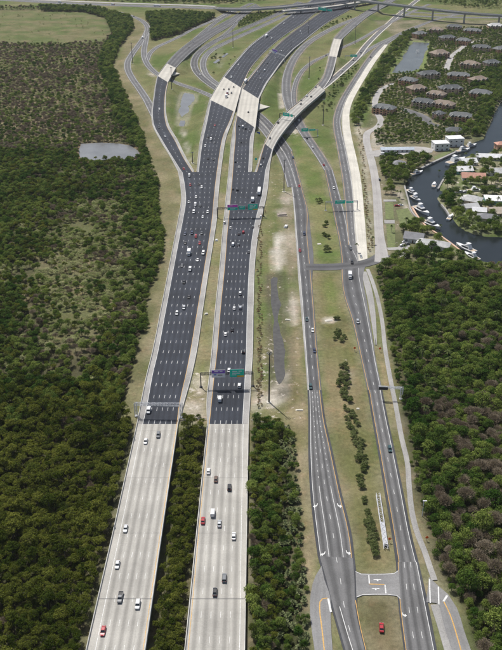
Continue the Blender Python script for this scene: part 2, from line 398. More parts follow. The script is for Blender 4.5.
road('road', 'r1', DK, rows=[(207, 424, 249, 424, 0, 1.2, 3.4), (206.4, 405, 250.2, 405, 0, 2.6, 3.6), (209.6, 370, 252, 370, 0, 3, 3.8), (210.6, 360, 252.7, 360, 0, 3.2, 4), (214.9, 310, 253.7, 310, 0, 3.6, 4.2), (220, 260, 255.5, 260, 0, 3.9, 4.2), (222, 235, 258.5, 235, 0, 4, 4.6), (224, 215, 262.5, 215, 0, 4.2, 4.8), (225.4, 200, 266, 200, 0, 4.2, 4.6), (227, 185, 268.4, 185, .2, 4.3, 4.4), (228.3, 172, 269.4, 172, .6, 4.3, 4)], lanes=6, left='yellow', right='white', zo=.01)
road('road', 'l2', DK, rows=[(196.4, 172, 221, 172, .6, 2, 4), (200, 140, 225.8, 140, 4, 3, 4), (205.2, 117, 231.8, 123, 6.4, 4, 4), (209.5, 99.5, 235, 112, 7, 5, 4)], lanes=5, left='white', right='yellow', zo=.015)
road('highway_overpass', 'l3', CPL, rows=[(209.5, 99.5, 235, 112, 7, 4, 3), (216.8, 87, 238.2, 100, 7, 4, 3), (223.5, 76.5, 241.4, 88, 7, 4, 3)], lanes=5, bridge=True, left=None, right=None, dash=False, zo=.015, skirt=2,
     label='bright concrete overpass slab of the left carriageway with a red truck on it', cat='overpass')
road('road', 'l4', DK, rows=[(223.5, 76.5, 241.4, 88, 7, 4, 2), (237, 60, 250.5, 69, 6.2, 4, 2), (251.3, 44.5, 264, 53, 3.8, 4, 2), (264.5, 34.5, 275.5, 42.5, 1.6, 3.5, 2), (277.5, 25, 287.5, 33.5, .4, 3, 2), (293, 13.8, 304, 22.5, 0, 3, 2), (303.5, 6, 315, 13.5, 0, 3, 2), (315, -2, 329, 6, 0, 3, 2), (330, -11, 345, -2, 0, 3, 2)], lanes=5, left='white', right='yellow', zo=.015)
road('road', 'r2', DK, rows=[(228.3, 172, 252, 172, .6, 4.2, 3.4), (231.3, 140, 253.8, 140, 4, 4.2, 4), (234, 124, 254.8, 132, 6, 3.4, 4), (236.4, 115, 255.5, 128, 7, 3, 4)], lanes=4, left='yellow', right='white', zo=.02)
road('highway_overpass', 'r3', CPL, rows=[(236.4, 115, 255.5, 128, 7, 3, 4), (239.2, 101, 257.3, 113, 7, 3, 4), (241.9, 88.3, 259.2, 99, 7, 3, 4)], lanes=4, bridge=True, left=None, right=None, dash=False, zo=.02, skirt=2,
     label='bright concrete overpass slab of the right carriageway beside a white slope wedge', cat='overpass')
road('road', 'r4', DK, rows=[(241.9, 88.3, 259.2, 99, 7, 3, 4), (247.8, 79.3, 265.5, 86.4, 6.8, 3, 4), (258, 66.8, 273.8, 74, 5.8, 3, 4), (268, 54.5, 283, 61, 4.2, 2.5, 3.5), (279.5, 43, 294, 49.2, 2.2, 2, 3.5), (290.5, 34, 303.5, 41.5, 1, 2, 3.5), (307.3, 21.8, 319.5, 28.6, 0, 2, 3), (318.5, 14, 330, 21, 0, 2, 3), (333, 4.5, 346, 12, 0, 2, 3), (345, -3, 358, 5, 0, 2, 3), (360, -12, 373, -4, 0, 2, 3)], lanes=5, left='yellow', right='white', zo=.02)
DK1 = ('concrete_shoulder', 'asphalt_dark', 'concrete_shoulder')
road('ramp', 'b1', DK1, rows=[(178, 172, 194.4, 172, .6, 3.6, 2), (171.8, 160, 187.3, 160, .6, 2.4, 2.6), (159.8, 140, 177.4, 140, .8, 2.4, 3), (152.4, 125, 169.3, 126, 1.6, 2, 3), (151.4, 112, 166.3, 114, 3, 1.6, 2.6), (153.2, 99, 165.8, 102, 4.6, 1.5, 2.4), (155, 87, 166.3, 91.5, 6, 1.5, 2.2), (157.4, 75.8, 168.2, 82.4, 6.6, 1.5, 2)], lanes=2, left='white', right='yellow', zo=.025)
road('ramp_overpass', 'b2', CPL, rows=[(157.4, 75.8, 168.2, 82.4, 6.6, 1.5, 2), (162, 69.5, 172, 75, 6.6, 1.5, 2), (166.7, 63.3, 176.1, 68, 6.6, 1.5, 2)], lanes=2, bridge=True, left=None, right=None, dash=False, zo=.025, skirt=2,
     label='small bright concrete overpass slab carrying the dark ramp at upper left', cat='overpass')
road('ramp', 'b3', ('concrete_shoulder', 'asphalt_mid', 'concrete_shoulder'), rows=[(166.7, 63.3, 176.1, 68, 6.6, 1.5, 2), (175.8, 53.3, 184, 59.5, 5.6, 1.5, 2), (187, 44, 193.5, 50.5, 3.4, 1.5, 2), (199, 35.8, 204.5, 42.5, 1.4, 1.5, 2), (210.5, 29.5, 216, 34.5, .4, 1.5, 2), (222, 23.3, 227, 28.2, 0, 1.5, 2), (232.5, 17.3, 237, 21.5, 0, 1.5, 2), (243, 10.5, 247.5, 14, 0, 1.5, 2), (256, 4, 260, 7, 0, 1.5, 2)], lanes=3, left='white', right='yellow', zo=.025)
road('ramp', 'b4', ('asphalt_mid',) * 3, centre=[(196, 38.6, .6), (206, 30, 0), (216, 22, 0), (228, 14.6, 0), (240, 8.6, 0), (252, 3, 0)], width=10, zo=.055)
road('ramp', 'c1', AF, centre=[(30, -.5, 0), (67, 4.6, 0), (81, 6.3, 0), (100, 8.7, 0), (118, 12, 0), (133, 16.5, 0), (143, 21.5, 0), (147.4, 27.5, 0), (145.5, 34.5, 0), (139, 44.4, 0), (132, 54, 0), (127.8, 62, 0), (127.9, 69.5, 0), (132, 78, 0), (139, 88, .2), (146, 98.5, .8), (151.6, 109, 1.8), (157, 120, 2)], width=10, zo=.05)
road('ramp', 'c2', AF, centre=[(147.3, 30, 0), (145.5, 42, 0), (144, 50, 0), (144.8, 58.5, 0), (149.5, 67, 0), (158, 74.3, 0), (168, 79.2, 0), (178, 83.5, 0), (190, 87.5, 0), (201, 91.5, 0), (211, 96, 0), (224, 103, 0), (238, 110, 0), (248, 115.4, 0), (255, 120.5, 0), (262, 127.2, 0), (268.5, 135, 0), (274.7, 144, 0), (281, 154, 0), (285.7, 164, 0), (289, 174, 0), (292.5, 187, 0)], width=9.5, zo=.06)
road('ramp', 'd1', AF, centre=[(240, 8, 0), (227.8, 12.6, 0), (219, 17.4, 0), (208.7, 22.4, 0), (192, 29.7, 0), (180, 36.1, 0), (170, 41, 0), (158, 46.5, 0), (150.5, 52.5, 0), (147, 60, 0)], width=8, zo=.065)
road('ramp', 'e1', ('asphalt_mid',) * 3, centre=[(300, 2, 0), (288, 8.4, 0), (279.8, 13.2, 0), (262, 21, 0), (244, 28.7, 0), (230, 34.8, 0), (218, 39.8, 0), (206.5, 46.7, 0), (198.5, 53.4, 0), (194.6, 60, 0), (194.3, 66, 0), (197.2, 72.3, 0), (203.5, 79, 0), (214, 87, 0), (226, 94.2, 0), (238, 101.2, 0), (248, 107.2, 0), (256.5, 113.4, 0), (263.5, 119.6, 0), (270.5, 127, 0), (277, 135.5, 0), (283, 144.5, 0), (287.4, 151, 0)], width=11, zo=.04)
road('ramp', 'e2', ('asphalt_mid',) * 3, centre=[(252, 8.6, 0), (240, 19, 0), (232.5, 27.3, 0), (225.5, 33.7, 0), (214, 41.4, 0)], width=8, zo=.07)
road('ramp', 'f1', AF, centre=[(305, 5.4, 0), (294, 11.2, 0), (280, 17.8, 0), (256, 29, 0), (238, 37.2, 0), (222, 44.7, 0), (213, 49.4, 0), (206.3, 55.3, 0), (203.2, 62, 0), (203.7, 69, 0), (207.3, 75.8, 0), (215.5, 82.8, 0), (228, 90.5, 0), (240, 98, 0), (250, 104.6, 0)], width=9.5, zo=.075)
HC = ('concrete_deck',) * 3
road('ramp', 'h1', DK1, rows=[(254.6, 172, 269.4, 172, .6, 2, 4), (259.4, 157, 270.8, 161, 2.4, 2, 3), (264.3, 143.2, 272.8, 150.2, 4.6, 1.6, 2)], lanes=2, left='yellow', right='white', zo=.03)
road('flyover_bridge', 'h2', HC, rows=[(264.3, 143.2, 272.8, 150.2, 4.6, 1.6, 2), (269.9, 132.3, 277, 141.8, 6.4, 1.6, 2), (279.2, 119.3, 285.4, 129.9, 7.4, 1.6, 2), (288.2, 110.6, 293.8, 119.6, 7.5, 1.8, 2), (299.8, 101.2, 304, 109.2, 7.3, 2, 2), (311.3, 90.8, 316.5, 98.4, 6.6, 2, 2), (317.6, 84.4, 325.2, 90.8, 6, 2, 2)], lanes=3, bridge=True, left='yellow', right='white', zo=.03, skirt=2,
     label='curved concrete flyover bridge rising from the right carriageway over two lower roads', cat='bridge')
road('ramp', 'h3', ('concrete_deck', 'asphalt_far', 'concrete_deck'), rows=[(317.6, 84.4, 323.6, 88.5, 6, 1.6, 1.6), (321.8, 78.4, 329, 81, 6, 1.6, 1.6), (325.6, 68, 333.4, 70.5, 6.4, 1.6, 1.6), (328.6, 56, 337, 57.2, 7, 1.6, 1.6)], lanes=2, left='yellow', right='white', zo=.045)
road('ramp_overpass', 'h4', CPL, rows=[(328.6, 56, 337, 57.2, 7, 1.4, 1.4), (330.8, 47, 339.4, 48, 7, 1.4, 1.4), (333.6, 38.4, 342, 39.5, 7, 1.4, 1.4)], lanes=2, bridge=True, left=None, right=None, dash=False, zo=.045, skirt=2,
     label='short pale overpass slab on the ramp beside the small loop, upper centre', cat='overpass')
road('ramp', 'h5', ('concrete_deck', 'asphalt_far', 'concrete_deck'), rows=[(333.6, 38.4, 342, 39.5, 7, 1.4, 1.4), (340.8, 30.4, 348.6, 33.2, 6.2, 1.4, 1.4), (351, 21.8, 357.6, 25.2, 5, 1.4, 1.4), (362.5, 13.6, 367.6, 17, 4, 1.4, 1.4), (376, 6, 380, 9.6, 4, 1.4, 1.4), (392, -3, 396, 0, 4, 1.4, 1.4)], lanes=2, left='yellow', right='white', zo=.045)
road('ramp', 'h6', ('concrete_pale', 'asphalt_far', 'concrete_pale'), centre=[(320.4, 89.2, 5.9, 10), (326.5, 84.3, 5.2), (332.5, 79.3, 4.2), (344, 69.2, 1.8), (356, 58.3, .4), (366, 45.5, 0), (376, 35, 0), (388, 24.2, 0), (398, 15, 0), (406, 9, 0), (416, 1, 0), (430, -8, 0)], width=11, zo=.08, sl=1.6, sr=1.6, left='yellow')
road('ramp', 'k2', AF, centre=[(336, 77.4, 3.2), (344, 70.8, 1.4), (354, 61.6, 0), (366, 51.2, 0), (380, 43.2, 0), (392, 37.6, 0)], width=8, zo=.085)
road('ramp', 'k1', AF, centre=[(460, 14, 0), (441, 18, 0), (429, 21.8, 0), (410, 29.7, 0, 13), (392, 38.5, 0, 13), (381, 46.2, 0, 12), (371, 57.2, 0, 10), (359, 74, 0), (350, 88, 0), (343, 100, 0), (338.6, 111, 0), (336.7, 121, 0), (337.8, 132, 0), (341, 147, 0), (344, 163, 0), (347, 180, 0), (349.4, 200, 0), (351.4, 220, 0), (353.6, 245, 0)], width=9, zo=.035, left='white', right='yellow')
road('access_strip', 'k3', ('concrete_new',) * 3, centre=[(386, 44.6, 0, 6), (379, 53, 0, 8), (371.8, 62.5, 0), (362, 78, 0), (354.7, 90, 0), (348.6, 102, 0), (345.7, 113, 0), (345.6, 122, 0), (347.7, 138, 0), (351.6, 156, 0), (354.8, 172, 0), (357.2, 190, 0), (358.6, 210, 0), (360, 230, 0), (361.6, 248, 0, 8), (363, 262, 0, 7)], width=9, zo=.045, lanes=1, left=None, right=None, dash=False)
road('ramp', 'j1', AF, centre=[(384, 6.5, 0), (370, 12.6, 0), (360, 17, 0), (340, 25, 0), (324, 33, 0), (308, 43.2, 0), (296, 56, 0), (289, 70, 0), (286.4, 85, 0), (288, 99.5, 0), (291.8, 110.5, 0), (297.5, 120.6, 0), (306.5, 136, 0, 11), (315.2, 148.6, 0, 10), (323.4, 161, 0, 9.5), (328.6, 170, 0, 9)], width=13, zo=.028, left='yellow')
road('ramp', 'm1', AF, centre=[(430, 4, 0), (415, 10.4, 0), (400, 18, 0), (380, 28.2, 0), (356, 41.6, 0), (341, 48.3, 0), (326, 55.6, 0), (314.4, 61, 0), (305, 68.2, 0), (298.3, 77.5, 0), (295, 87, 0), (294, 98, 0), (296, 109.5, 0), (300, 120, 0)], width=8, zo=.09, left='yellow')
road('road', 'f8', ('concrete_shoulder', 'asphalt_mid', 'asphalt_mid'), rows=[(282.6, 149.5, 291.6, 149.5, 0), (288, 168, 297.2, 168, 0), (291.8, 190, 303, 190, 0), (293.8, 210, 308, 210, 0), (295.3, 235, 311, 235, 0, 1.2, 3.2), (297, 258, 313.5, 258, 0, 1.2, 3.4), (298.4, 280, 312.3, 280, 0, 1.6, 1), (301, 310, 314.5, 310, 0, 1.4, .8), (304.4, 350, 317.6, 350, 0, 1, .8), (307.5, 390, 321.6, 390, 0, .8, .8)], lanes=2, left='white', right='yellow', zo=.02)
road('road', 'f9', AG, rows=[(307.5, 390, 321.6, 390, 0, 1.2, 1.2), (308.3, 420, 325.6, 420, 0, 1.2, 1.2), (308.2, 448, 332, 448, 0, 1.3, 1.3), (310, 490, 341, 490, 0, 1.3, 1.3), (315.5, 540, 352.6, 540, 0, 1.3, 1.3), (317.8, 556, 354.6, 558, 0, 1.2, 1.2)], lanes=4, dash=False, left='white', right='yellow', zo=.02)
_mb = MB(); _r = ROADS['f9']; stripe(_mb, _r, .5, .175, 3.2, 12.2, off=5)
for _f in (.27, .73): stripe(_mb, _r, _f, .2, 1.2, 4.6, off=2, s1=_r['s'][-1] * .62)
tag(_mb.build('lane_marking', M['white_line'], _r['obj']), kind='stuff')
for _f in (.27, .73): _mb = MB(); stripe(_mb, _r, _f, .2, s0=_r['s'][-1] * .64); _mb.build('turn_lane_line', M['white_line'], _r['obj'])
road('road', 'f10', AG, rows=[(317.8, 556, 354.6, 558, 0, .8, .8), (324, 580, 357, 580, 0, 1, 1), (331, 606, 357.3, 606, 0, .8, .8), (343.4, 650, 366.8, 650, 0, .8, .8), (364, 720, 387, 720, 0, .8, .8)], lanes=2, left=None, right=None, zo=.02)
road('road', 'g8', ('asphalt_mid', 'asphalt_mid', 'asphalt_far'), rows=[(324.3, 170, 333, 170, 0), (330.6, 200, 341.6, 200, 0, .9, 1), (334.6, 220, 347.6, 220, 0, .9, 2), (339.6, 245, 358, 245, 0, .9, 6), (341.2, 262, 366, 262, 0, .9, 6), (341.4, 275, 363, 275, 0, .6, 3), (345.2, 300, 366.6, 300, 0, .6, 2), (349, 311, 368.4, 311, 0, .6, 1.6), (352.2, 321, 370, 321, 0, .6, 1.4), (356.6, 340, 373, 340, 0, .7, 1), (361, 360, 376, 360, 0, .7, .8), (367.3, 390, 382.4, 390, 0, .8, .8)], lanes=2, left='yellow', right='white', zo=.03)
road('road', 'g9', AG, rows=[(367.3, 390, 382.4, 390, 0, 1.2, 1.2), (372.3, 420, 388.2, 420, 0, 1.2, 1.2), (375.9, 440, 392.6, 440, 0, 1.2, 1.2), (384.3, 490, 403, 490, 0, 1.3, 1.3), (392.7, 540, 413, 540, 0, 1.3, 1.3), (396, 562, 418.6, 562, 0, 1.3, 1.3)], lanes=2, left='yellow', right='white', zo=.03)
road('road', 'g10', AG, rows=[(396, 562, 418.6, 562, 0, .9, .9), (398, 600, 427.4, 600, 0, .8, 1.4), (404, 650, 437, 650, 0, .8, 1.2), (413.5, 720, 451, 720, 0, .8, 1.2)], lanes=3, left='yellow', right='white', zo=.03)
road('street', 'cross', AM, centre=[(306, 266.6, 0), (320, 267, 0), (335, 266.6, 0), (350, 265.4, 0), (366, 263, 0), (377, 259, 0), (384, 254, 0)], width=11, zo=.05, lanes=1, left=None, right=None, dash=False)
road('street', 'res', ('street',) * 3, centre=[(382, 262, 0, 11), (381.2, 250, 0, 9), (379.4, 235, 0), (378.4, 220, 0), (377.4, 200, 0), (375.6, 182, 0), (372.6, 165, 0), (368.6, 150, 0), (366.4, 140, 0), (369, 131.5, 0), (376, 128, 0), (380.5, 123, 0), (377, 112, 0), (375, 102, 0), (378, 94, 0), (384, 87.5, 0), (394, 83.5, 0)], width=7.4, zo=.06, lanes=1, left=None, right=None, dash=False)
road('street', 'condo', ('street',) * 3, centre=[(446, 71, 0), (449, 62, 0), (453, 55, 0), (461, 49, 0), (470, 43, 0), (484, 40, 0)], width=8, zo=.06, lanes=1, left=None, right=None, dash=False)
road('street', 'condo2', ('asphalt_far',) * 3, centre=[(400, 108, 0), (412, 112, 0, 12), (424, 118, 0, 14), (431, 124, 0), (440, 126, 0)], width=9, zo=.06, lanes=1, left=None, right=None, dash=False)
road('driveway', 'lot', ('street',) * 3, centre=[(371, 154.5, 0, 16), (385, 152.5, 0, 22), (405, 151, 0, 24), (424, 150, 0, 22), (433, 151, 0, 12)], width=20, zo=.07, lanes=1, left=None, right=None, dash=False)
road('road', 'far1', AF, centre=[(-60, -4.5, 0), (15, .4, 0), (51, 2.2, 0), (100, 4.4, 0), (150, 6.2, 1), (190, 7.4, 4), (216, 8.2, 6.5)], width=26, zo=.1, lanes=4)
road('road', 'far2', ('street',) * 3, centre=[(-60, -7, 0), (15, -1.6, 0), (51, .2, 0), (100, 2.3, 0), (150, 4.0, 0), (190, 5.2, 2), (216, 6.4, 4)], width=14, zo=.11, lanes=2)
road('viaduct', 'far3', ('asphalt_far',) * 3, centre=[(216, 8.2, 6.5), (232, 8.8, 7.5), (250, 8.7, 8), (275, 7.2, 8), (300, 4.8, 8), (330, 1.6, 8), (362, -3, 8)], width=22, zo=.1, lanes=4, bridge=True, skirt=2.4, label='low grey viaduct crossing over the ramps at the top of the photo', cat='viaduct')
road('viaduct', 'far4', CPL, centre=[(283, 10.6, 7), (297, 9.6, 7), (315, 8.2, 7), (335, 5.8, 7), (358, 2.2, 7), (380, -2, 7)], width=14, zo=.12, lanes=2, bridge=True, skirt=2.4, label='pale concrete overpass crossing both carriageways under the far green sign', cat='viaduct')
road('viaduct', 'far5', ('asphalt_far',) * 3, centre=[(340, -3.8, 20), (362, .2, 20), (385, 3.2, 20), (408, 6, 20), (440, 10, 19), (470, 13, 18), (502, 15.3, 16), (545, 18, 14)], width=12, zo=0, lanes=2, bridge=True, skirt=2.6, label='tall flyover viaduct on single pillars in the upper right corner', cat='viaduct')
road('road', 'far6', AF, centre=[(392, 14.8, 0), (415, 16, 0), (450, 17.2, 0), (502, 17.6, 0), (560, 17.4, 0)], width=15, zo=.13, lanes=3)
road('road', 'far7', AF, centre=[(398, 10.8, 0), (420, 12.6, 0), (450, 14, 0), (502, 15, 0), (560, 15.2, 0)], width=12, zo=.135, lanes=2)
road('footpath', 'path', ('concrete_shoulder',) * 3, centre=[(367.6, 269, 0), (372, 280, 0), (377, 296, 0), (382, 320, 0), (385.4, 350, 0), (389.9, 376, 0), (395.9, 406, 0), (402.4, 441, 0), (407.4, 462, 0), (409.4, 489, 0), (412.8, 516, 0), (418.4, 536, 0), (424.6, 551, 0), (430, 567, 0), (434.6, 580, 0)], width=2.5, zo=.02, lanes=1, left=None, right=None, dash=False)
road('footpath', 'path2', ('concrete_shoulder',) * 3, centre=[(434.6, 604.5, 0), (441.6, 626, 0), (448.6, 650, 0), (464, 700, 0)], width=3.2, zo=.02, lanes=1, left=None, right=None, dash=False)
road('access_strip', 'pad', ('concrete_shoulder',) * 3, centre=[(363.6, 271.5, 0, 4), (367.6, 285, 0, 4.5), (371.2, 302, 0, 4), (373.8, 322, 0, 3), (376, 345, 0, 1.2)], width=4, zo=.015, lanes=1, left=None, right=None, dash=False)
road('side_road', 'sideR', ('asphalt_pale',) * 3, rows=[(429, 577, 426.4, 602, 0, .5, .5), (438.6, 586, 436.6, 603, 0, .5, .5), (448, 594, 439.4, 606, 0, .5, .5), (457, 608, 444.8, 628, 0, .5, .5), (464, 630, 452, 650.5, 0, .5, .5), (471, 650, 457, 670, 0, .5, .5), (489, 700, 471, 715, 0, .5, .5)], lanes=2, dash=False, left=None, right=None, zo=.05)
road('side_road', 'sideL', ('asphalt_pale',) * 3, rows=[(321.5, 566, 324.5, 580, 0, .5, .5), (315.4, 576, 329, 592, 0, .5, .5), (310.6, 594, 330.6, 602, 0, .5, .5), (310, 612, 330.8, 616, 0, .5, .5), (312, 632, 331.4, 633, 0, .5, .5), (314.6, 650, 332.6, 650, 0, .5, .5), (322, 712, 342, 712, 0, .5, .5)], lanes=2, dash=False, left=None, right=None, zo=.05)
road('median_crossing', 'xmed', ('asphalt_pale',) * 3, rows=[(355.6, 571, 356.5, 597.5, 0, .3, .3), (361, 573.5, 362.6, 595.2, 0, .3, .3), (372, 573.8, 375, 594.8, 0, .3, .3), (384, 573.6, 388, 594.8, 0, .3, .3), (394, 573, 397, 596, 0, .3, .3), (398.6, 570, 400.6, 599.5, 0, .3, .3)], lanes=1, dash=False, left='white', right='white', zo=.045)

# bridge rails, joints, piers
def rail(key, side, h=.95, w=.5, parent=True, label=None, name='parapet', inset=.28, mat='barrier', i0=0, i1=None):
    rd = ROADS[key]; P = rd[side]; O = rd['R' if side == 'L' else 'L']; U = (O - P) / np.linalg.norm(O - P, axis=1)[:, None]
    return wall_along(name, (P + U * inset)[i0:i1], h, w, M[mat], label, 'barrier' if label else None, rd['obj'] if parent else None)
for k in ('bl', 'br', 'l3', 'r3', 'b2', 'h2', 'h4', 'far3', 'far4', 'far5'):
    rail(k, 'L'); rail(k, 'R')
piers('bl', 38, -8, 1.5, 20, ncol=4); piers('br', 38, -8, 1.5, 20, ncol=4)
piers('l3', 46, -1, 1.6, 30, ncol=3); piers('r3', 46, -1, 1.6, 30, ncol=3); piers('b2', 40, -1, 1.4, 40, ncol=2)
piers('h2', 45, -1, 1.6, 40, ncol=2); piers('h4', 45, -1, 1.4, 45, ncol=2)
piers('far3', 60, -1, 1.8, 30, ncol=2); piers('far4', 60, -1, 1.8, 40, ncol=2); piers('far5', 62, -2, 3.4, 50, ncol=1)
def cross_strip(key, s, w, mat, name, lift=.016):
    rd = ROADS[key]; l, r = [np.array([np.interp(s, rd['s'], rd[q][:, i]) for i in range(3)]) for q in ('L', 'R')]
    t = np.cross((r - l) / np.linalg.norm(r - l), (0, 0, 1)) * w / 2; u = (r - l) / np.linalg.norm(r - l) * .6
    l = l + u; r = r - u; up = np.array((0, 0, lift))
    mb = MB(); mb.add([l - t + up, r - t + up, r + t + up, l + t + up], [(0, 1, 2, 3)]); o = mb.build(name, M[mat], rd['obj'])
    o.matrix_parent_inverse = Matrix.Translation(-Vector(rd['obj'].location)); return o
for k in ('bl', 'br'):
    for q, sj in enumerate((16, 54.3, 92, 130, 168, 206, 244)):
        if sj < ROADS[k]['s'][-1] - 2: cross_strip(k, sj, .4 if q == 1 else .1, 'joint', 'expansion_joint')

# ------------------------------------------------------------------ terrain
GX0, GX1, GY0, GY1, GS = -880.0, 880.0, 130.0, 2450.0, 4.0

gx = np.arange(GX0, GX1 + .1, GS); gy = np.arange(GY0, GY1 + .1, GS); XX, YY = np.meshgrid(gx, gy)
def vnoise(x, y, sc, seed):
    r = np.random.default_rng(seed).random((256, 256)); u = np.asarray(x) / sc + 1000; v = np.asarray(y) / sc + 1000
    i = np.floor(u).astype(int); j = np.floor(v).astype(int); a = u - i; b = v - j; a = a * a * (3 - 2 * a); b = b * b * (3 - 2 * b)
    g = lambda p, q: r[p % 256, q % 256]
    return (g(i, j) * (1 - a) + g(i + 1, j) * a) * (1 - b) + (g(i, j + 1) * (1 - a) + g(i + 1, j + 1) * a) * b - .5
def fbm(x, y, sc, seed): return vnoise(x, y, sc, seed) + .5 * vnoise(x, y, sc / 2.1, seed + 1) + .25 * vnoise(x, y, sc / 4.3, seed + 2)
def wpoly(poly, z=0.0): return np.array([at(x, y, z)[:2] for x, y in poly])
def inside(W, x, y):
    r = np.zeros(np.shape(x), bool); n = len(W)
    for i in range(n):
        x0, y0 = W[i]; x1, y1 = W[(i + 1) % n]
        c = ((y0 > y) != (y1 > y))
        with np.errstate(divide='ignore', invalid='ignore'): r ^= c & (x < (x1 - x0) * (y - y0) / (y1 - y0 + 1e-12) + x0)
    return r
def sdf(W, x, y):
    d = np.full(np.shape(x), 1e9); n = len(W)
    for i in range(n):
        a = W[i]; b = W[(i + 1) % n]; e = b - a; L2 = e @ e + 1e-9
        t = np.clip(((x - a[0]) * e[0] + (y - a[1]) * e[1]) / L2, 0, 1)
        d = np.minimum(d, np.hypot(x - a[0] - t * e[0], y - a[1] - t * e[1]))
    return np.where(inside(W, x, y), -d, d)
TREE_EDGE = [(45, 9), (95, 9), (115, 14), (130, 18), (134.5, 30), (127, 39), (118.5, 51), (112.5, 68), (122, 88), (132, 115), (142, 136), (149, 162), (153, 174), (158.5, 188), (157, 204), (161, 224), (165, 237), (163, 254), (160, 266), (157.5, 274), (151.5, 290), (146.5, 310), (147, 330), (138.5, 343), (135.5, 358), (131.5, 372), (127, 387), (120, 406), (117.5, 420), (134, 426)]
POLY = {
 'left': TREE_EDGE + [(84, 660), (70, 720), (-420, 720), (-420, 9)],
 'mid': [(180, 430), (205, 430), (183, 655), (176, 720), (137, 720), (147, 655)],
 'strip': [(250, 427), (272, 425), (291, 431), (297, 473), (301, 526), (302.5, 561), (307, 597), (304.5, 618), (307, 650), (312, 720), (246, 720), (247, 560)],
 'right': [(374, 269), (395, 263), (420, 263), (440, 265), (470, 263), (502, 268), (760, 300), (900, 720), (505, 720), (476, 650), (468, 630), (459, 603), (446, 586), (434, 567), (425, 542), (416, 506), (413, 480), (406, 450), (400, 421), (395.5, 376), (388.5, 340), (383.5, 300)],
 'field': [(-300, 10), (40, 9), (84, 10), (106, 17), (112, 33), (103, 41), (40, 43), (-300, 45)],
 'scrubland': [(-300, 45), (40, 43), (104, 41), (114, 55), (106, 75), (112, 100), (118, 125), (116, 140), (80, 141), (-300, 128)],
 'belt': [(40, 7), (95, 8.6), (115, 14), (130, 18), (134.5, 30), (127, 39), (118.5, 51), (112.5, 68), (122, 88), (132, 115), (142, 136), (149, 162), (135, 165), (128, 140), (117, 118), (108, 92), (98, 66), (104, 48), (113, 34), (106, 17), (84, 11), (40, 10)],
 'clump': [(146, 14), (165, 13), (190, 13.5), (214, 17), (222, 19), (200, 26), (180, 34), (165, 38.5), (152, 41), (148, 30)],
 'verge': [(134, 20), (138, 20), (147, 32), (130, 58), (130, 75), (150, 112), (172, 160), (179, 190), (178, 220), (166, 280), (150, 360), (137, 424), (117, 424), (131, 372), (147, 330), (151, 290), (165, 237), (157, 204), (149, 162), (132, 115), (112, 70), (127, 39)],
 'median': [(222, 165), (228, 165), (222, 235), (213, 320), (207, 405), (206, 423), (180, 423), (187, 400), (204, 310), (217, 220)],
 'dirt': [(284, 192), (291, 192), (295, 235), (296.5, 262), (296, 300), (293.5, 325), (290.5, 305), (287.5, 280), (283, 262), (280, 240), (281, 212)],
 'dirt2': [(273.5, 240), (280, 226), (281.5, 252), (280, 276), (273.5, 276)],
 'mdry': [(312, 273), (341, 273), (346, 305), (362, 365), (372, 420), (392, 540), (396, 571), (360, 571), (352, 530), (331, 440), (318, 350)],
 'mdry2': [(362, 597), (396, 597), (400, 620), (412, 720), (390, 720), (366, 640)],
 'mgreen': [(300, 128), (316, 155), (325, 180), (338, 240), (343, 262), (312, 264), (310, 220), (300, 175), (290, 140)],
 'stripdry': [(292, 300), (300, 300), (307, 390), (308, 440), (310, 500), (318, 556), (310, 594), (306, 600), (302, 560), (297, 470), (291, 428), (286, 400)],
 'vergeR': [(376, 345), (386, 352), (402, 441), (412, 515), (420, 540), (424, 560), (416, 545), (402, 480), (392, 435), (382, 385)],
 'mid_green': [(256, 200), (268, 200), (276, 240), (280, 320), (284, 400), (270, 424), (253, 420), (255, 330), (257, 260)],
 'resid': [(372, 20), (560, 20), (600, 105), (495, 118), (483, 140), (430, 165), (405, 190), (440, 240), (470, 262), (380, 262), (372, 200), (362, 130), (380, 90), (400, 40)],
 'penin': [(446, 175), (466, 156), (498, 151), (600, 140), (640, 236), (472, 234), (447, 211), (437, 198)],
}
WATER = {
 'pond': (-1.6, [(82.5, 144.2), (101, 143.2), (117, 144), (128.7, 146), (136, 151), (138, 155), (134, 157.5), (125, 158.8), (101.6, 159.3), (83, 160), (80.5, 152)]),
 'basin': (-.6, [(185.4, 93), (194.6, 95), (193.6, 100), (190, 105), (187.6, 110), (185.2, 118), (183, 126), (180.8, 125.5), (180.4, 110), (182, 98)]),
 'lake': (-.8, [(413, 42), (428.6, 43), (427.4, 49), (424, 55), (421.7, 60), (418.8, 69), (406, 72.8), (392, 73), (396, 67), (400, 62), (406, 52.5)]),
 'canal': (-1.0, [(512, 88), (500, 104), (495.6, 112), (489.8, 126), (486, 134), (484, 139), (474, 142.8), (456, 151.8), (434, 161.8), (422, 167.8), (410, 177.6), (405, 186), (409, 200), (414, 213.5), (427.8, 227.8), (440, 235.7), (456, 246.7), (470, 257.5), (482, 260.8), (504, 266), (640, 282), (700, 262), (600, 240), (502, 237.5), (487.7, 237), (471.7, 234), (459.8, 228), (446.8, 211), (441, 204), (436.8, 198), (442, 195.6), (470, 193), (502, 190.5), (600, 189), (600, 186), (502, 187.4), (470, 189.6), (440, 191.6), (438.4, 188), (444.8, 177), (455.8, 166), (465.7, 156.8), (483.7, 153.8), (498, 151.4), (508, 146), (520, 130), (560, 100)]),
 'ditch': (-.7, [(271.4, 277), (278, 277), (279, 296), (280.6, 312), (280.4, 330), (283.6, 352), (285.6, 372), (284, 394), (279.4, 384), (276, 368), (275.8, 345), (273.4, 326), (273.8, 310), (271.8, 296)]),
}
WP = {k: wpoly(p, z) for k, (z, p) in WATER.items()}
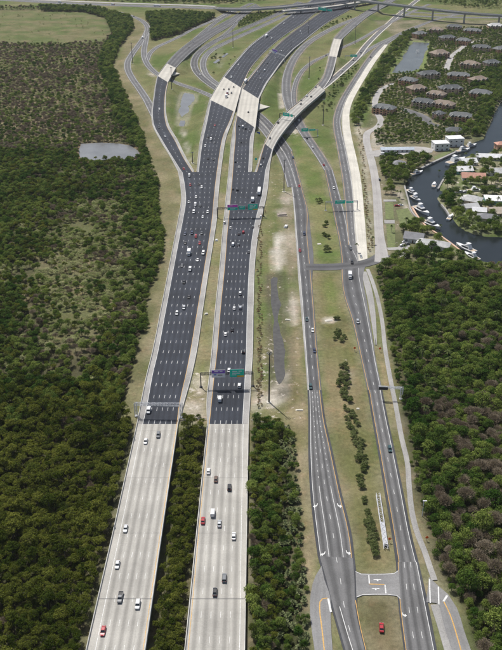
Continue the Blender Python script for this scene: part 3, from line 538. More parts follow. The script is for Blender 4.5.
# base level: wet forest lies lower than the roads
low = np.zeros_like(XX)
for k, dep in (('left', -2.6), ('mid', -6), ('strip', -3.2)):
    d = sdf(wpoly(POLY[k]), XX, YY); low = np.minimum(low, dep * np.clip((-d + 2) / 14, 0, 1))
nearb = np.clip((470 - YY) / 50, 0, 1)
dl = sdf(wpoly(POLY['left']), XX, YY); low = np.minimum(low, -6 * nearb * np.clip((-dl + 2) / 14, 0, 1))
under = sdf(wpoly([(60, 720), (136, 427), (250, 427), (250, 720)]), XX, YY); low = np.minimum(low, -6 * np.clip((-under + 1) / 9, 0, 1))
Z = low + .25 * fbm(XX, YY, 40, 3) - .1
EDGE = np.full(XX.shape, 1e3)                      # metres to the nearest road edge
fields = []
for key, rd in ROADS.items():
    C = []
    for P in rd['fill_pts']:
        for i in range(len(P) - 1):
            m = max(1, int(np.linalg.norm(P[i + 1, :2] - P[i, :2]) / 3))
            for q in range(m): C.append(P[i] + (P[i + 1] - P[i]) * q / m)
        C.append(P[-1])
    C = np.array(C)
    reach = C[:, 3].max() + 34
    i0 = max(0, int((C[:, 0].min() - reach - GX0) / GS)); i1 = min(len(gx), int((C[:, 0].max() + reach - GX0) / GS) + 2)
    j0 = max(0, int((C[:, 1].min() - reach - GY0) / GS)); j1 = min(len(gy), int((C[:, 1].max() + reach - GY0) / GS) + 2)
    if i1 <= i0 or j1 <= j0: continue
    D = np.full((j1 - j0, i1 - i0), 1e3); ZR = np.zeros_like(D); HW = np.zeros_like(D); sx = gx[i0:i1]; sy = gy[j0:j1]
    for x, y, z, hw in C:
        a = int(max(0, (x - reach - sx[0]) / GS)); b = int(min(len(sx), (x + reach - sx[0]) / GS + 2)); c = int(max(0, (y - reach - sy[0]) / GS)); e = int(min(len(sy), (y + reach - sy[0]) / GS + 2))
        if b <= a or e <= c: continue
        dd = np.hypot(sx[None, a:b] - x, sy[c:e, None] - y); cur = D[c:e, a:b]; k = dd < cur
        cur[k] = dd[k]; ZR[c:e, a:b][k] = z; HW[c:e, a:b][k] = hw
    E = D - HW; sl_ = (slice(j0, j1), slice(i0, i1)); EDGE[sl_] = np.minimum(EDGE[sl_], E)
    fields.append((rd, sl_, E, ZR))
for rd, sl_, E, ZR in fields:
    if rd['fill']:
        Z[sl_] = np.maximum(Z[sl_], np.where(E < 900, ZR - .3 - np.maximum(0, E - 3) * .42, -99))
for rd, sl_, E, ZR in fields:
    if not rd['bridge']:
        Z[sl_] = np.where(E < 900, np.minimum(Z[sl_], ZR - .3 + np.maximum(0, E - 2.6) * .75), Z[sl_])
WD = np.full(XX.shape, 1e3)
for k, (wz, p) in WATER.items():
    d = sdf(WP[k], XX, YY); WD = np.minimum(WD, d)
    if k != 'canal': d = d + fbm(XX, YY, 24, 77) * (2.2 if k == 'ditch' else 4.5)
    bank = 3.5 if k == 'canal' else 7
    Z = np.where((d < bank), np.minimum(Z, wz + d * (.45 if k != 'canal' else .8)), Z); Z = np.maximum(Z, np.where(d < 0, wz - 2, -99))
def grid_at(F, x, y):
    u = np.clip((np.asarray(x) - GX0) / GS, 0, len(gx) - 1.001); v = np.clip((np.asarray(y) - GY0) / GS, 0, len(gy) - 1.001)
    i = u.astype(int); j = v.astype(int); a = u - i; b = v - j
    return (F[j, i] * (1 - a) + F[j, i + 1] * a) * (1 - b) + (F[j + 1, i] * (1 - a) + F[j + 1, i + 1] * a) * b
def ground_z(x, y): return float(grid_at(Z, np.array([x]), np.array([y]))[0])
# colours of soil and grass
CC = np.empty(XX.shape + (3,)); n1 = fbm(XX, YY, 60, 11)
def lerp(a, b, t): return np.array(a) + (np.array(b) - np.array(a)) * t[..., None]
CC[:] = lerp((.088, .122, .038), (.158, .155, .075), np.clip(.45 + n1 * 1.3, 0, 1))
NB = {q: (fbm(XX, YY, 14, q), fbm(XX, YY, 22, q + 5)) for q in (21, 33)}
def paint_zone(k, c1, c2, soft=3.0, rough=4.0, poly=None, amt=1.0, seed=21):
    W = wpoly(poly if poly is not None else POLY[k]); mg = soft + rough + 6
    i0, i1 = np.clip(((W[:, 0].min() - mg - GX0) / GS, (W[:, 0].max() + mg - GX0) / GS + 1), 0, len(gx)).astype(int)
    j0, j1 = np.clip(((W[:, 1].min() - mg - GY0) / GS, (W[:, 1].max() + mg - GY0) / GS + 1), 0, len(gy)).astype(int)
    if i1 <= i0 or j1 <= j0: return
    q = (slice(j0, j1), slice(i0, i1)); d = sdf(W, XX[q], YY[q]) + rough * NB[seed][0][q]
    w = np.clip(.5 - d / (2 * soft), 0, 1)[..., None] * amt
    c = lerp(c1, c2, np.clip(.5 + NB[seed][1][q] * 1.6, 0, 1)); CC[q] = CC[q] * (1 - w) + c * w
FLOOR = ((.045, .05, .024), (.085, .08, .045))
paint_zone('left', *FLOOR); paint_zone('mid', *FLOOR); paint_zone('strip', *FLOOR, rough=2); paint_zone('right', *FLOOR, rough=2)
paint_zone('field', (.098, .122, .046), (.15, .142, .074), 10, 14)
paint_zone('scrubland', (.10, .10, .05), (.175, .15, .09), 8, 10)
paint_zone(None, (.105, .112, .05), (.165, .15, .085), 14, 16, poly=[(30, 250), (60, 225), (95, 205), (128, 205), (120, 240), (128, 275), (118, 320), (80, 345), (40, 330), (30, 290)])
paint_zone('clump', *FLOOR)
paint_zone('verge', (.13, .13, .062), (.20, .178, .105), 2, 3)
paint_zone('median', (.135, .15, .055), (.21, .185, .10), 2, 2)
paint_zone('mgreen', (.10, .14, .042), (.175, .172, .08), 4, 5)
paint_zone('mdry', (.118, .122, .05), (.20, .172, .095), 2, 3); paint_zone('mdry2', (.115, .105, .055), (.18, .15, .09), 2, 2)
paint_zone('mgreen', (.10, .15, .035), (.12, .165, .045), 5, 5, poly=[(326, 276), (332, 276), (336, 298), (334, 316), (328, 312), (326, 290)], amt=.8)
paint_zone('stripdry', (.15, .14, .065), (.25, .21, .13), 2, 2); paint_zone('vergeR', (.16, .145, .07), (.24, .2, .11), 2, 1)
paint_zone('mid_green', (.085, .13, .034), (.165, .158, .078), 2, 4)
paint_zone('resid', (.10, .11, .055), (.2, .18, .12), 4, 6)
paint_zone('penin', (.11, .14, .055), (.25, .23, .16), 3, 4)
paint_zone('dirt', (.40, .36, .30), (.20, .18, .115), 3, 7); paint_zone('dirt2', (.55, .52, .46), (.42, .39, .33), 2, 4)
SAND = ((.50, .46, .40), (.34, .30, .24))
for pl, am in (([(193, 376), (203, 374), (206, 396), (196, 398)], .75), ([(183, 402), (205, 400), (206, 420), (184, 421)], .7), ([(252, 382), (260, 384), (264, 396), (256, 412), (252, 410)], .8), ([(274, 384), (288, 372), (287, 400), (276, 410), (264, 404), (266, 399)], .9),
               ([(279, 94), (285, 92), (286, 106), (280, 109)], .9), ([(279, 122), (300, 124), (304, 134), (294, 133), (282, 134)], .8), ([(325, 318), (333, 317), (334, 322), (327, 323)], .85), ([(346, 372), (353, 372), (354, 384), (350, 386)], .4),
               ([(338, 70), (330, 84), (326, 88), (322, 87), (330, 79)], .9), ([(212, 40), (222, 46), (226, 60), (222, 70), (216, 66)], .15), ([(150, 70), (158, 76), (156, 78), (147, 74)], .7), ([(236, 160), (245, 100), (249, 100), (250, 160)], .0),
               ([(183, 125), (188, 145), (192, 165), (189, 160), (181, 130)], .55), ([(372, 132), (384, 146), (380, 152), (370, 150)], .6), ([(356, 110), (362, 128), (370, 165), (373, 200), (372, 255), (368, 255), (366, 200), (362, 160), (355, 125)], .55), ([(400, 186), (412, 214), (414, 222), (408, 215), (397, 190)], .7)):
    paint_zone(None, *SAND, 2, 4, poly=pl, amt=am, seed=33)
for k in ('pond', 'ditch', 'basin'):
    d = sdf(WP[k], XX, YY) + 1.5 * NB[33][0]; w = np.clip(1 - np.abs(d - 2) / 5, 0, 1)[..., None] * .8; CC = CC * (1 - w) + np.array((.26, .19, .12) if k == 'pond' else (.10, .09, .065) if k == 'ditch' else (.30, .28, .22)) * w
d = sdf(WP['lake'], XX, YY); w = np.clip(1 - np.abs(d - 5) / 8, 0, 1)[..., None] * .85; CC = CC * (1 - w) + np.array((.13, .19, .05)) * w
w = (np.clip(1 - np.maximum(EDGE, 0) / 5, 0, 1) * np.clip(.55 + NB[33][0] * 1.1, 0, 1) * .6)[..., None]; CC = CC * (1 - w) + np.array((.27, .235, .17)) * w
nx, ny = len(gx), len(gy)
V = np.stack([XX, YY, Z], -1).reshape(-1, 3); idx = np.arange(nx * ny).reshape(ny, nx)
F = np.stack([idx[:-1, :-1], idx[:-1, 1:], idx[1:, 1:], idx[1:, :-1]], -1).reshape(-1, 4)
# the land goes on to the horizon
rim = [(GX0, GY0), (GX1, GY0), (GX1, GY1), (GX0, GY1)]; far = [(-9000, -9000), (9000, -9000), (9000, 12000), (-9000, 12000)]
nb = len(V); V = np.vstack([V, [(x, y, -3.0) for x, y in rim], [(x, y, -3.0) for x, y in far]])
F2 = [(nb + 4 + i, nb + 4 + (i + 1) % 4, nb + (i + 1) % 4, nb + i) for i in range(4)]
me = bpy.data.meshes.new('ground'); nf = len(F) + 4
me.vertices.add(len(V)); me.vertices.foreach_set('co', V.ravel())
allf = np.vstack([F, np.array(F2)]); me.loops.add(allf.size); me.loops.foreach_set('vertex_index', allf.ravel().astype(np.int32))
me.polygons.add(nf); me.polygons.foreach_set('loop_start', np.arange(nf, dtype=np.int32) * 4); me.polygons.foreach_set('loop_total', np.full(nf, 4, np.int32)); me.polygons.foreach_set('use_smooth', np.ones(nf, bool))
me.update(calc_edges=True); me.validate()
ca = me.attributes.new('soil_colour', 'FLOAT_COLOR', 'POINT'); cc4 = np.ones((len(V), 4), np.float32); cc4[:nb, :3] = CC.reshape(-1, 3); cc4[nb:, :3] = (.07, .085, .035); ca.data.foreach_set('color', cc4.ravel())
BARE = np.zeros(XX.shape)
for pl, am in ((POLY['stripdry'], .34), ([(254, 330), (290, 330), (292, 425), (252, 420)], .42), ([(255, 180), (296, 160), (300, 300), (284, 330), (258, 330)], .32), ([(184, 370), (210, 370), (206, 423), (180, 423)], .5), (POLY['mdry'], .2), (POLY['vergeR'], .2), ([(276, 90), (290, 88), (306, 136), (284, 140)], .45), (POLY['resid'], .3), (POLY['penin'], .4), ([(150, 40), (340, 20), (345, 120), (200, 170), (150, 90)], .16), (POLY['mgreen'], .16)):
    w_ = np.clip(.5 - sdf(wpoly(pl), XX, YY) / 8, 0, 1) * am; BARE = np.maximum(BARE, w_)
bb = np.zeros(len(V), np.float32); bb[:nb] = BARE.ravel(); me.attributes.new('bare', 'FLOAT', 'POINT').data.foreach_set('value', bb)
me.materials.append(M['ground']); tag(link('ground', me), kind='structure')
for nm, k, m in (('pond_water', 'pond', 'water_pond'), ('basin_water', 'basin', 'water_pond'), ('lake_water', 'lake', 'water_lake'), ('canal_water', 'canal', 'water_canal'), ('ditch_water', 'ditch', 'water_ditch')):
    z, p = WATER[k]; W = WP[k]; cen = W.mean(0)
    # the sheet reaches under the banks, the shore is where it meets the land
    n_ = len(W); ar = sum(W[i][0] * W[(i + 1) % n_][1] - W[(i + 1) % n_][0] * W[i][1] for i in range(n_)); sg = 1 if ar > 0 else -1
    V2 = []
    for i in range(n_):
        e0 = W[i] - W[i - 1]; e1 = W[(i + 1) % n_] - W[i]; e0 = e0 / np.linalg.norm(e0); e1 = e1 / np.linalg.norm(e1); t = e0 + e1; t = t / (np.linalg.norm(t) + 1e-6)
        V2.append(W[i] + np.array((t[1], -t[0])) * sg * 2.2)
    if sg < 0: V2.reverse()
    wm = bpy.data.meshes.new(nm); wm.from_pydata([(a[0], a[1], z) for a in V2], [], [tuple(range(n_))]); wm.materials.append(M[m]); tag(link(nm, wm), kind='structure')
for i, pl in enumerate(([(213, 62.5), (218, 59), (220.5, 60), (215.5, 63.5)], [(221.5, 56.5), (227, 52.8), (228.4, 53.8), (223.4, 57.6)])):
    o = sheet_poly('puddle_water', pl, .25, M['water_pond']); tag(o, kind='structure')

# ------------------------------------------------------------------ plants
def leaves(mb, C, Nn, ln, wd, r, mi=0):
    """one quad for each centre C with normal Nn"""
    n = len(C); a = r.normal(size=(n, 3)); Nn = Nn / np.linalg.norm(Nn, axis=1)[:, None]
    t = np.cross(Nn, a); t /= np.linalg.norm(t, axis=1)[:, None]; b = np.cross(Nn, t)
    ln = ln * r.uniform(.7, 1.3, (n, 1)); wd = wd * r.uniform(.7, 1.3, (n, 1))
    V = np.stack([C - t * ln * .5, C + b * wd * .5, C + t * ln * .5, C - b * wd * .5], 1)
    mb.add(V, [(4 * i, 4 * i + 1, 4 * i + 2, 4 * i + 3) for i in range(n)], mi)
def crown(r, R, H, zc, nclump, per, ln, wd, up=.5, lobes=.38, low=-.25):
    mb = MB(); d = r.normal(size=(nclump, 3)); d /= np.linalg.norm(d, axis=1)[:, None]; d[:, 2] = np.where(d[:, 2] < low, -d[:, 2] * .6, d[:, 2])
    d /= np.linalg.norm(d, axis=1)[:, None]
    wob = r.uniform(.55, 1.0, (nclump, 1)); cc = d * wob * np.array((R, R, H)) * .78 + np.array((0, 0, zc)); rc = R * lobes * r.uniform(.7, 1.15, nclump)
    for c, q in zip(cc, rc):
        e = r.normal(size=(per, 3)); e /= np.linalg.norm(e, axis=1)[:, None]; e[:, 2] = np.abs(e[:, 2]) * .9 - .25
        p = c + e * q * r.uniform(.65, 1.05, (per, 1)) * np.array((1, 1, .8))
        leaves(mb, p, e + np.array((0, 0, up)) + r.normal(size=(per, 3)) * .45, ln, wd, r)
    return mb
def trunk(r, h, rad, nb=4, R=2.0):
    mb = MB(); lean = r.uniform(-.25, .25, 2); top = np.array((lean[0], lean[1], h)); mb.tube((0, 0, -.4), top, rad, rad * .6, 7)
    for k in range(nb):
        a = r.uniform(0, 2 * PI); z = h * r.uniform(.55, .95); p = np.array((lean[0] * z / h, lean[1] * z / h, z))
        mb.tube(p, p + np.array((math.cos(a) * R * .6, math.sin(a) * R * .6, h * .38)), rad * .5, rad * .2, 5)
    return mb
def twigs(r, R, H, zc, n, nl, lw):
    mb = MB(); d = r.normal(size=(n, 3)); d /= np.linalg.norm(d, axis=1)[:, None]; d[:, 2] = np.abs(d[:, 2])
    c = d * r.uniform(.45, 1.0, (n, 1)) * np.array((R, R, H)) + np.array((0, 0, zc))
    lump = r.normal(size=(9, 3)) * np.array((R, R, H)) * .5 + np.array((0, 0, zc + H * .4)); k = r.integers(0, 9, n); c = c * .7 + lump[k] * .3
    side = np.cross(d, r.normal(size=(n, 3))); leaves(mb, c, side, 1.3, .11, r)
    e = c[r.integers(0, n, nl)] + r.normal(size=(nl, 3)) * .3; leaves(mb, e, r.normal(size=(nl, 3)) + np.array((0, 0, .8)), lw, lw * .7, r, 1); return mb
def fronds(r, n, L, w, z, droop=1.0, fan=False):
    mb = MB()
    for k in range(n):
        a = k * 2.399 + r.uniform(-.2, .2); el = r.uniform(-.1, 1.25) if not fan else r.uniform(.05, 1.3); ll = L * r.uniform(.8, 1.1); pts = []
        for j in range(6):
            t = j / 5; rr = ll * t * math.cos(el) * (1 - .12 * t); zz = ll * t * math.sin(el) - droop * ll * .55 * t * t
            pts.append(np.array((math.cos(a) * rr, math.sin(a) * rr, z + zz)))
        sd_ = np.array((-math.sin(a), math.cos(a), 0)); V = []
        for j, p in enumerate(pts):
            ww = w * (.35, .9, 1, .85, .55, .1)[j]; V += [p - sd_ * ww + np.array((0, 0, -ww * .35)), p, p + sd_ * ww + np.array((0, 0, -ww * .35))]
        F = []
        for j in range(5):
            for c in range(2): F.append((3 * j + c, 3 * j + c + 1, 3 * j + c + 4, 3 * j + c + 3))
        mb.add(V, F)
    return mb
PROTO = {}
def proto(kind, nvar, fn):
    L = []
    for v in range(nvar):
        tr, tm, cr, cm = fn(np.random.default_rng(100 + v * 17 + len(PROTO) * 1000))
        cm = cm if isinstance(cm, list) else [cm]
        tme = tr.mesh(kind + '_trunk', tm) if tr else None; cme = cr.mesh(kind + '_crown', cm)
        both = MB(); k = 0
        for q in cr.v: both.v.append(q)
        both.n = cr.n; both.f = list(cr.f); both.m = list(cr.m)
        if tr:
            both.v += tr.v; both.f += [tuple(i + cr.n for i in f) for f in tr.f]; both.m += [len(cm)] * len(tr.f)
        bme = both.mesh(kind + '_whole', cm + ([tm] if tr else []))
        L.append((tme, cme, bme))
    PROTO[kind] = L
def f_mangrove(r):
    R = r.uniform(1.6, 2.2); h = r.uniform(4.4, 6.0); return trunk(r, h, .12, 4, R), M['bark'], crown(r, R, 1.7, h, 24, 32, .36, .24, lobes=.42), M['leaf_mangrove']
def f_broad(r):
    R = r.uniform(2.9, 4.0); h = r.uniform(4.6, 6.2); return trunk(r, h, .2, 5, R), M['bark'], crown(r, R, 3.3, h * .86, 42, 36, .48, .33, lobes=.36, low=-.75), M['leaf_broad']
def f_pale(r):
    R = r.uniform(1.7, 2.4); h = r.uniform(1.2, 2.0); return trunk(r, h, .1, 3, R), M['bark'], crown(r, R, 1.3, h, 22, 24, .40, .22, lobes=.42), M['leaf_pale']
def f_bare(r):
    R = r.uniform(3.0, 4.2); h = r.uniform(3.4, 4.8); return trunk(r, h, .2, 8, R * 1.3), M['twig_grey'], twigs(r, R, 2.6, h, 950, 420, .34), [M['twig_grey'], M['leaf_brown']]
def f_palm(r):
    h = r.uniform(6.5, 9.5); mb = MB(); l = r.uniform(-.5, .5, 2)
    mb.tube((0, 0, -.4), (l[0] * .4, l[1] * .4, h * .5), .2, .16, 7); mb.tube((l[0] * .4, l[1] * .4, h * .5), (l[0], l[1], h), .16, .14, 7)
    fr = fronds(r, 24, 3.0, .34, h); 
    for q in fr.v: q[:, :2] += l
    return mb, M['palm_bark'], fr, M['leaf_palm']
def f_palmetto(r):
    mb = MB(); mb.tube((0, 0, -.3), (0, 0, 1.5), .22, .18, 7); return mb, M['palm_bark'], fronds(r, 40, 2.1, .30, 1.6, .6, True), M['leaf_palmetto']
def f_bush(r):
    R = r.uniform(1.5, 2.1); return trunk(r, .8, .12, 4, R), M['bark'], crown(r, R, 1.6, 1.1, 30, 26, .34, .22, lobes=.34, low=0), M['leaf_bush']
def f_dry(r):
    R = r.uniform(.8, 1.3); return trunk(r, .5, .06, 3, R), M['bark'], crown(r, R, 1.2, .8, 12, 20, .36, .14, lobes=.45, low=0), M['leaf_dry']
proto('mangrove_tree', 6, f_mangrove); proto('broadleaf_tree', 6, f_broad); proto('scrub_bush', 4, f_pale); proto('leafless_tree', 5, f_bare)
proto('palm_tree', 4, f_palm); proto('palmetto', 3, f_palmetto); proto('rounded_bush', 4, f_bush); proto('dry_shrub', 3, f_dry)
PTS = {k: [] for k in PROTO}                       # x, y, scale
BLD = []                                           # x, y, radius to keep free of trees
def scatter(poly, sp, z=0.0, seed=0):
    W = wpoly(poly, z) if not isinstance(poly, np.ndarray) else poly; r = np.random.default_rng(seed)
    x = np.arange(W[:, 0].min(), W[:, 0].max(), sp); y = np.arange(W[:, 1].min(), W[:, 1].max(), sp * .9); A, B = np.meshgrid(x, y)
    A = A + (np.arange(len(y)) % 2)[:, None] * sp / 2; A = A + r.uniform(-.38, .38, A.shape) * sp; B = B + r.uniform(-.38, .38, A.shape) * sp
    A, B = A.ravel(), B.ravel(); k = inside(W, A, B); A, B = A[k], B[k]
    px, py, zc = to_px(np.stack([A, B, np.zeros_like(A)], 1)); k = (px > -70) & (px < 575) & (py < 690) & (py > -8) & (zc > 5); return A[k], B[k], px[k], py[k]
def put(kind, x, y, s): PTS[kind] += list(zip(x, y, s))
def clear(x, y, m=2.5, w=2.0):
    return (grid_at(EDGE, x, y) > m) & (grid_at(WD, x, y) > w)
# --- buildings are known before trees are planted
CONDO = [(419, 37.5, 26, 15, 20, 'beside the lake fountain, with white gable stripes'), (436, 33.5, 26, 15, -15, 'behind the far end of the lake'), (454, 30.5, 30, 15, -10, 'in the back row under the flyover'), (472, 34.5, 34, 15, -12, 'long, second row, centre of the estate'), (495, 29.5, 30, 17, 0, 'pale roofed, at the far right corner'),
         (447, 41.5, 30, 15, 10, 'right of the lake, by the curved street'), (463, 44.5, 26, 15, -15, 'small, just right of the curved street top'), (439, 57.5, 30, 20, 15, 'broad, on the lake shore with tall orange front'), (481, 51.5, 32, 15, -10, 'in the middle of the right half'), (499, 53, 24, 15, 20, 'cut by the right edge of the photo'),
         (470, 68.5, 30, 17, -20, 'with tall orange gables, centre right'), (491, 67, 26, 15, 10, 'in front of the dark wood at right'), (458, 80, 34, 15, -8, 'with three orange fronts below the curved street'), (477, 84, 28, 15, 20, 'next to the dark wood, lower right'), (428, 78.5, 34, 16, 12, 'at the near end of the lake with white gables'),
         (408, 85, 26, 15, -20, 'left of the lake end, half under trees'), (416, 93, 26, 16, 15, 'with orange walls, left centre of the estate'), (450, 93, 34, 15, 5, 'wide, in the third row from the front'), (480, 98, 30, 17, -15, 'orange, closest to the canal'), (436, 99, 26, 14, -20, 'low, grey roofed, in the middle'),
         (423, 107, 30, 15, -15, 'grey roofed, left of the car park'), (384, 113, 30, 15, -18, 'standing alone beside the ramp'), (443, 109, 30, 15, -20, 'long, right of the car park'), (439, 119, 14, 11, -30, 'pale pink, at the end of the car park'), (460, 121, 28, 14, -10, 'nearest the white waterfront block')]
HOUSE = [  # x, y, w, d, h, yaw, wall, roof, kind, label
 (414, 240, 13, 11, 3.2, -20, 'wall_white', 'roof_grey', 'gable', 'grey roofed waterfront house, left part, beside moored yachts'), (433, 247, 22, 9, 3.2, -22, 'wall_white', 'roof_pale', 'hip', 'long white roofed waterfront house behind a big round tree'),
 (399, 166, 11, 10, 3, -10, 'wall_cream', 'roof_grey', 'hip', 'small grey roofed house among trees below the marina lot'), (397, 151.5, 30, 6, 3, 2, 'wall_white', 'roof_blue', 'gable', 'long low white shed with bluish roof on the marina lot'),
 (440, 149, 14, 11, 7, 8, 'wall_white', 'roof_white', 'flat', 'white two storey waterfront block, left half, by the lawn'), (454, 145, 15, 11, 8, 8, 'wall_white', 'roof_white', 'flat', 'white two storey waterfront block, right half, behind docked boats'),
 (454, 133, 16, 11, 3.4, -8, 'wall_cream', 'roof_dark', 'hip', 'dark grey hip roofed house above the white waterfront block'),
 (468, 164, 12, 9, 3, 10, 'wall_white', 'roof_white', 'gable', 'bright white house at the tip of the peninsula'), (463, 172, 13, 9, 3, 8, 'wall_teal', 'roof_white', 'gable', 'white roofed house with teal wall on the peninsula'), (473, 179, 17, 10, 3, -6, 'wall_white', 'roof_salmon', 'gable', 'salmon roofed bungalow in the middle of the peninsula'),
 (489, 159, 20, 8, 3, -6, 'wall_white', 'roof_white', 'gable', 'long white roofed house along the far peninsula shore'), (497, 174, 13, 10, 3, 4, 'wall_white', 'roof_pale', 'gable', 'pale house at the right edge, upper peninsula row'),
 (471, 202, 14, 10, 3, -25, 'wall_cream', 'roof_pale', 'hip', 'light grey hip roofed house below the narrow side canal'), (470, 209, 10, 7, 3, 15, 'wall_white', 'roof_pale', 'gable', 'small pale roofed house near the moored cruiser'), (479, 213, 9, 7, 3, -10, 'wall_white', 'roof_white', 'gable', 'little white house ringed by palms'),
 (496, 202, 16, 12, 3.2, -5, 'wall_teal', 'roof_white', 'flat', 'broad white flat roofed house with teal edge at right'), (498, 214, 13, 10, 3, 5, 'wall_cream', 'roof_beige', 'gable', 'beige roofed house at the right edge of the photo'), (487, 220, 13, 8, 3, -15, 'wall_cream', 'roof_grey', 'hip', 'grey roofed house behind the lower bank trees'),
 (500, 148, 8, 7, 5, 10, 'wall_orange', 'roof_salmon', 'hip', 'orange house at the right edge across the canal')]
for c in CONDO: p = at(c[0], c[1]); BLD.append((p[0], p[1], max(c[2], c[3]) * .40))
for c in HOUSE: p = at(c[0], c[1]); BLD.append((p[0], p[1], max(c[2], c[3]) * .5 + 1))
BLD = np.array(BLD)
def off_buildings(x, y, m=1.0):
    return (np.hypot(x[:, None] - BLD[None, :, 0], y[:, None] - BLD[None, :, 1]) - BLD[None, :, 2]).min(1) > m
# left forest, near: mangroves; farther: mixed
def nz(x, y, sc, seed): return fbm(x, y, sc, seed) + .5
x, y, px, py = scatter(POLY['left'], 2.55, -3, 1); k = clear(x, y, 3.0) & (py > 375); x, y, px, py = x[k], y[k], px[k], py[k]
u = rng.random(len(x)); g = nz(x, y, 26, 51); t = np.clip((py - 375) / 60, 0, 1); dead = (nz(x, y, 16, 61) > .92)
mg = (u < .35 + .75 * t); ba = dead & (u < .7)
put('mangrove_tree', x[mg & ~ba], y[mg & ~ba], np.where(rng.random((mg & ~ba).sum()) < .12, 1.5, 1.0) * rng.uniform(.6, 1.2, (mg & ~ba).sum())); q = ~mg & ~ba; put('broadleaf_tree', x[q], y[q], rng.uniform(.55, .9, q.sum())); put('leafless_tree', x[ba], y[ba], rng.uniform(.5, .8, ba.sum()))
x, y, px, py = scatter(POLY['left'], 3.7, -3, 2); k = clear(x, y, 2.4) & (py <= 375) & (py > 150) & ~((py < 163) & (px > 78) & (px < 140) & (grid_at(WD, x, y) < 5)); x, y, px, py = x[k], y[k], px[k], py[k]
u = rng.random(len(x)); g = nz(x, y, 30, 71)
# the open scrub patch
patch = np.exp(-(((px - (88 - (py - 270) * .18)) / 46) ** 2 + ((py - 282) / 66) ** 2)) + .7 * np.exp(-(((px - 108) / 26) ** 2 + ((py - 216) / 20) ** 2)) + (g - .5) * .8
sc = (u < np.clip(patch * 1.4 - .1, 0, .84)); h2 = rng.random(len(x)); bare = (nz(x, y, 20, 81) > .66) & (h2 < .55) & (px < 140)
openg = nz(x, y, 12, 131) < .24; kk = sc & ~bare & ~openg; put('scrub_bush', x[kk], y[kk], rng.uniform(.6, 1.45, kk.sum()))
put('leafless_tree', x[bare & sc], y[bare & sc], rng.uniform(.45, .75, (bare & sc).sum()))
q = ~sc & ~bare; mgv = (h2 < .3) & (px < 120); put('mangrove_tree', x[q & mgv], y[q & mgv], rng.uniform(.7, 1.15, (q & mgv).sum())); put('broadleaf_tree', x[q & ~mgv], y[q & ~mgv], rng.uniform(.5, .95, (q & ~mgv).sum()))
q = ~sc & bare & (h2 < .25); put('leafless_tree', x[q], y[q], rng.uniform(.5, .8, q.sum()))
# far scrubland and the dark belts
x, y, px, py = scatter(POLY['left'], 5.0, -3, 3); k = clear(x, y, 3) & (py <= 150) & (grid_at(WD, x, y) > 4); x, y, px, py = x[k], y[k], px[k], py[k]
fld = inside(wpoly(POLY['field']), x, y); blt = inside(wpoly(POLY['belt']), x, y); u = rng.random(len(x)); g = nz(x, y, 45, 91); h2 = rng.random(len(x))
q = blt; put('broadleaf_tree', x[q], y[q], rng.uniform(.7, 1.35, q.sum()))
o = ~fld & ~blt; far_ = np.clip((py - 95) / 45, 0, 1)
q = o & (u < .21 + .4 * (g - .5)); put('leafless_tree', x[q], y[q], rng.uniform(.6, 1.0, q.sum()))
q = o & (u >= .21 + .4 * (g - .5)) & (h2 < .32 + .5 * far_); put('broadleaf_tree', x[q], y[q], rng.uniform(.45, .85, q.sum()))
q = o & (u >= .21 + .4 * (g - .5)) & (h2 >= .32 + .5 * far_) & (h2 < .8); put('scrub_bush', x[q], y[q], rng.uniform(.7, 1.5, q.sum()))
q = fld & (u < .012); put('scrub_bush', x[q], y[q], rng.uniform(.6, 1.2, q.sum()))
for nm, sp, lo, hi in (('clump', 5.2, .7, 1.3),):
    x, y, px, py = scatter(POLY[nm], sp, 0, 4); k = clear(x, y, 3); put('broadleaf_tree', x[k], y[k], rng.uniform(lo, hi, k.sum()))
x, y, px, py = scatter([(60, -1), (120, 1.5), (205, 4.2), (240, 3), (300, -4), (300, -7), (60, -7)], 7, 0, 41); k = clear(x, y, 4) & (rng.random(len(x)) < .5); put('broadleaf_tree', x[k], y[k], rng.uniform(.8, 1.4, k.sum()))
x, y, px, py = scatter([(420, 1), (470, 8), (560, 12), (560, -4), (420, -6)], 7, 0, 42); k = clear(x, y, 4); u = rng.random(len(x)); q = k & (u < .25); put('broadleaf_tree', x[q], y[q], rng.uniform(.7, 1.2, q.sum())); q = k & (u > .5); put('scrub_bush', x[q], y[q], rng.uniform(.8, 1.5, q.sum()))
x, y, px, py = scatter([(236, 20), (262, 12), (278, 10), (272, 16), (245, 26), (238, 28)], 6, 0, 43); k = clear(x, y, 3); put('broadleaf_tree', x[k], y[k], rng.uniform(.4, .8, k.sum()))
x, y, px, py = scatter([(330, 24), (345, 19), (350, 16), (352, 18), (338, 27), (320, 38), (310, 46), (306, 44)], 6, 0, 44); k = clear(x, y, 3) & (rng.random(len(x)) < .5); put('broadleaf_tree', x[k], y[k], rng.uniform(.4, .7, k.sum()))
x, y, px, py = scatter([(332, 100), (345, 84), (360, 66), (352, 66), (338, 80), (322, 94), (318, 102)], 5, 0, 45); k = clear(x, y, 3) & (rng.random(len(x)) < .5); put('broadleaf_tree', x[k], y[k], rng.uniform(.35, .6, k.sum()))
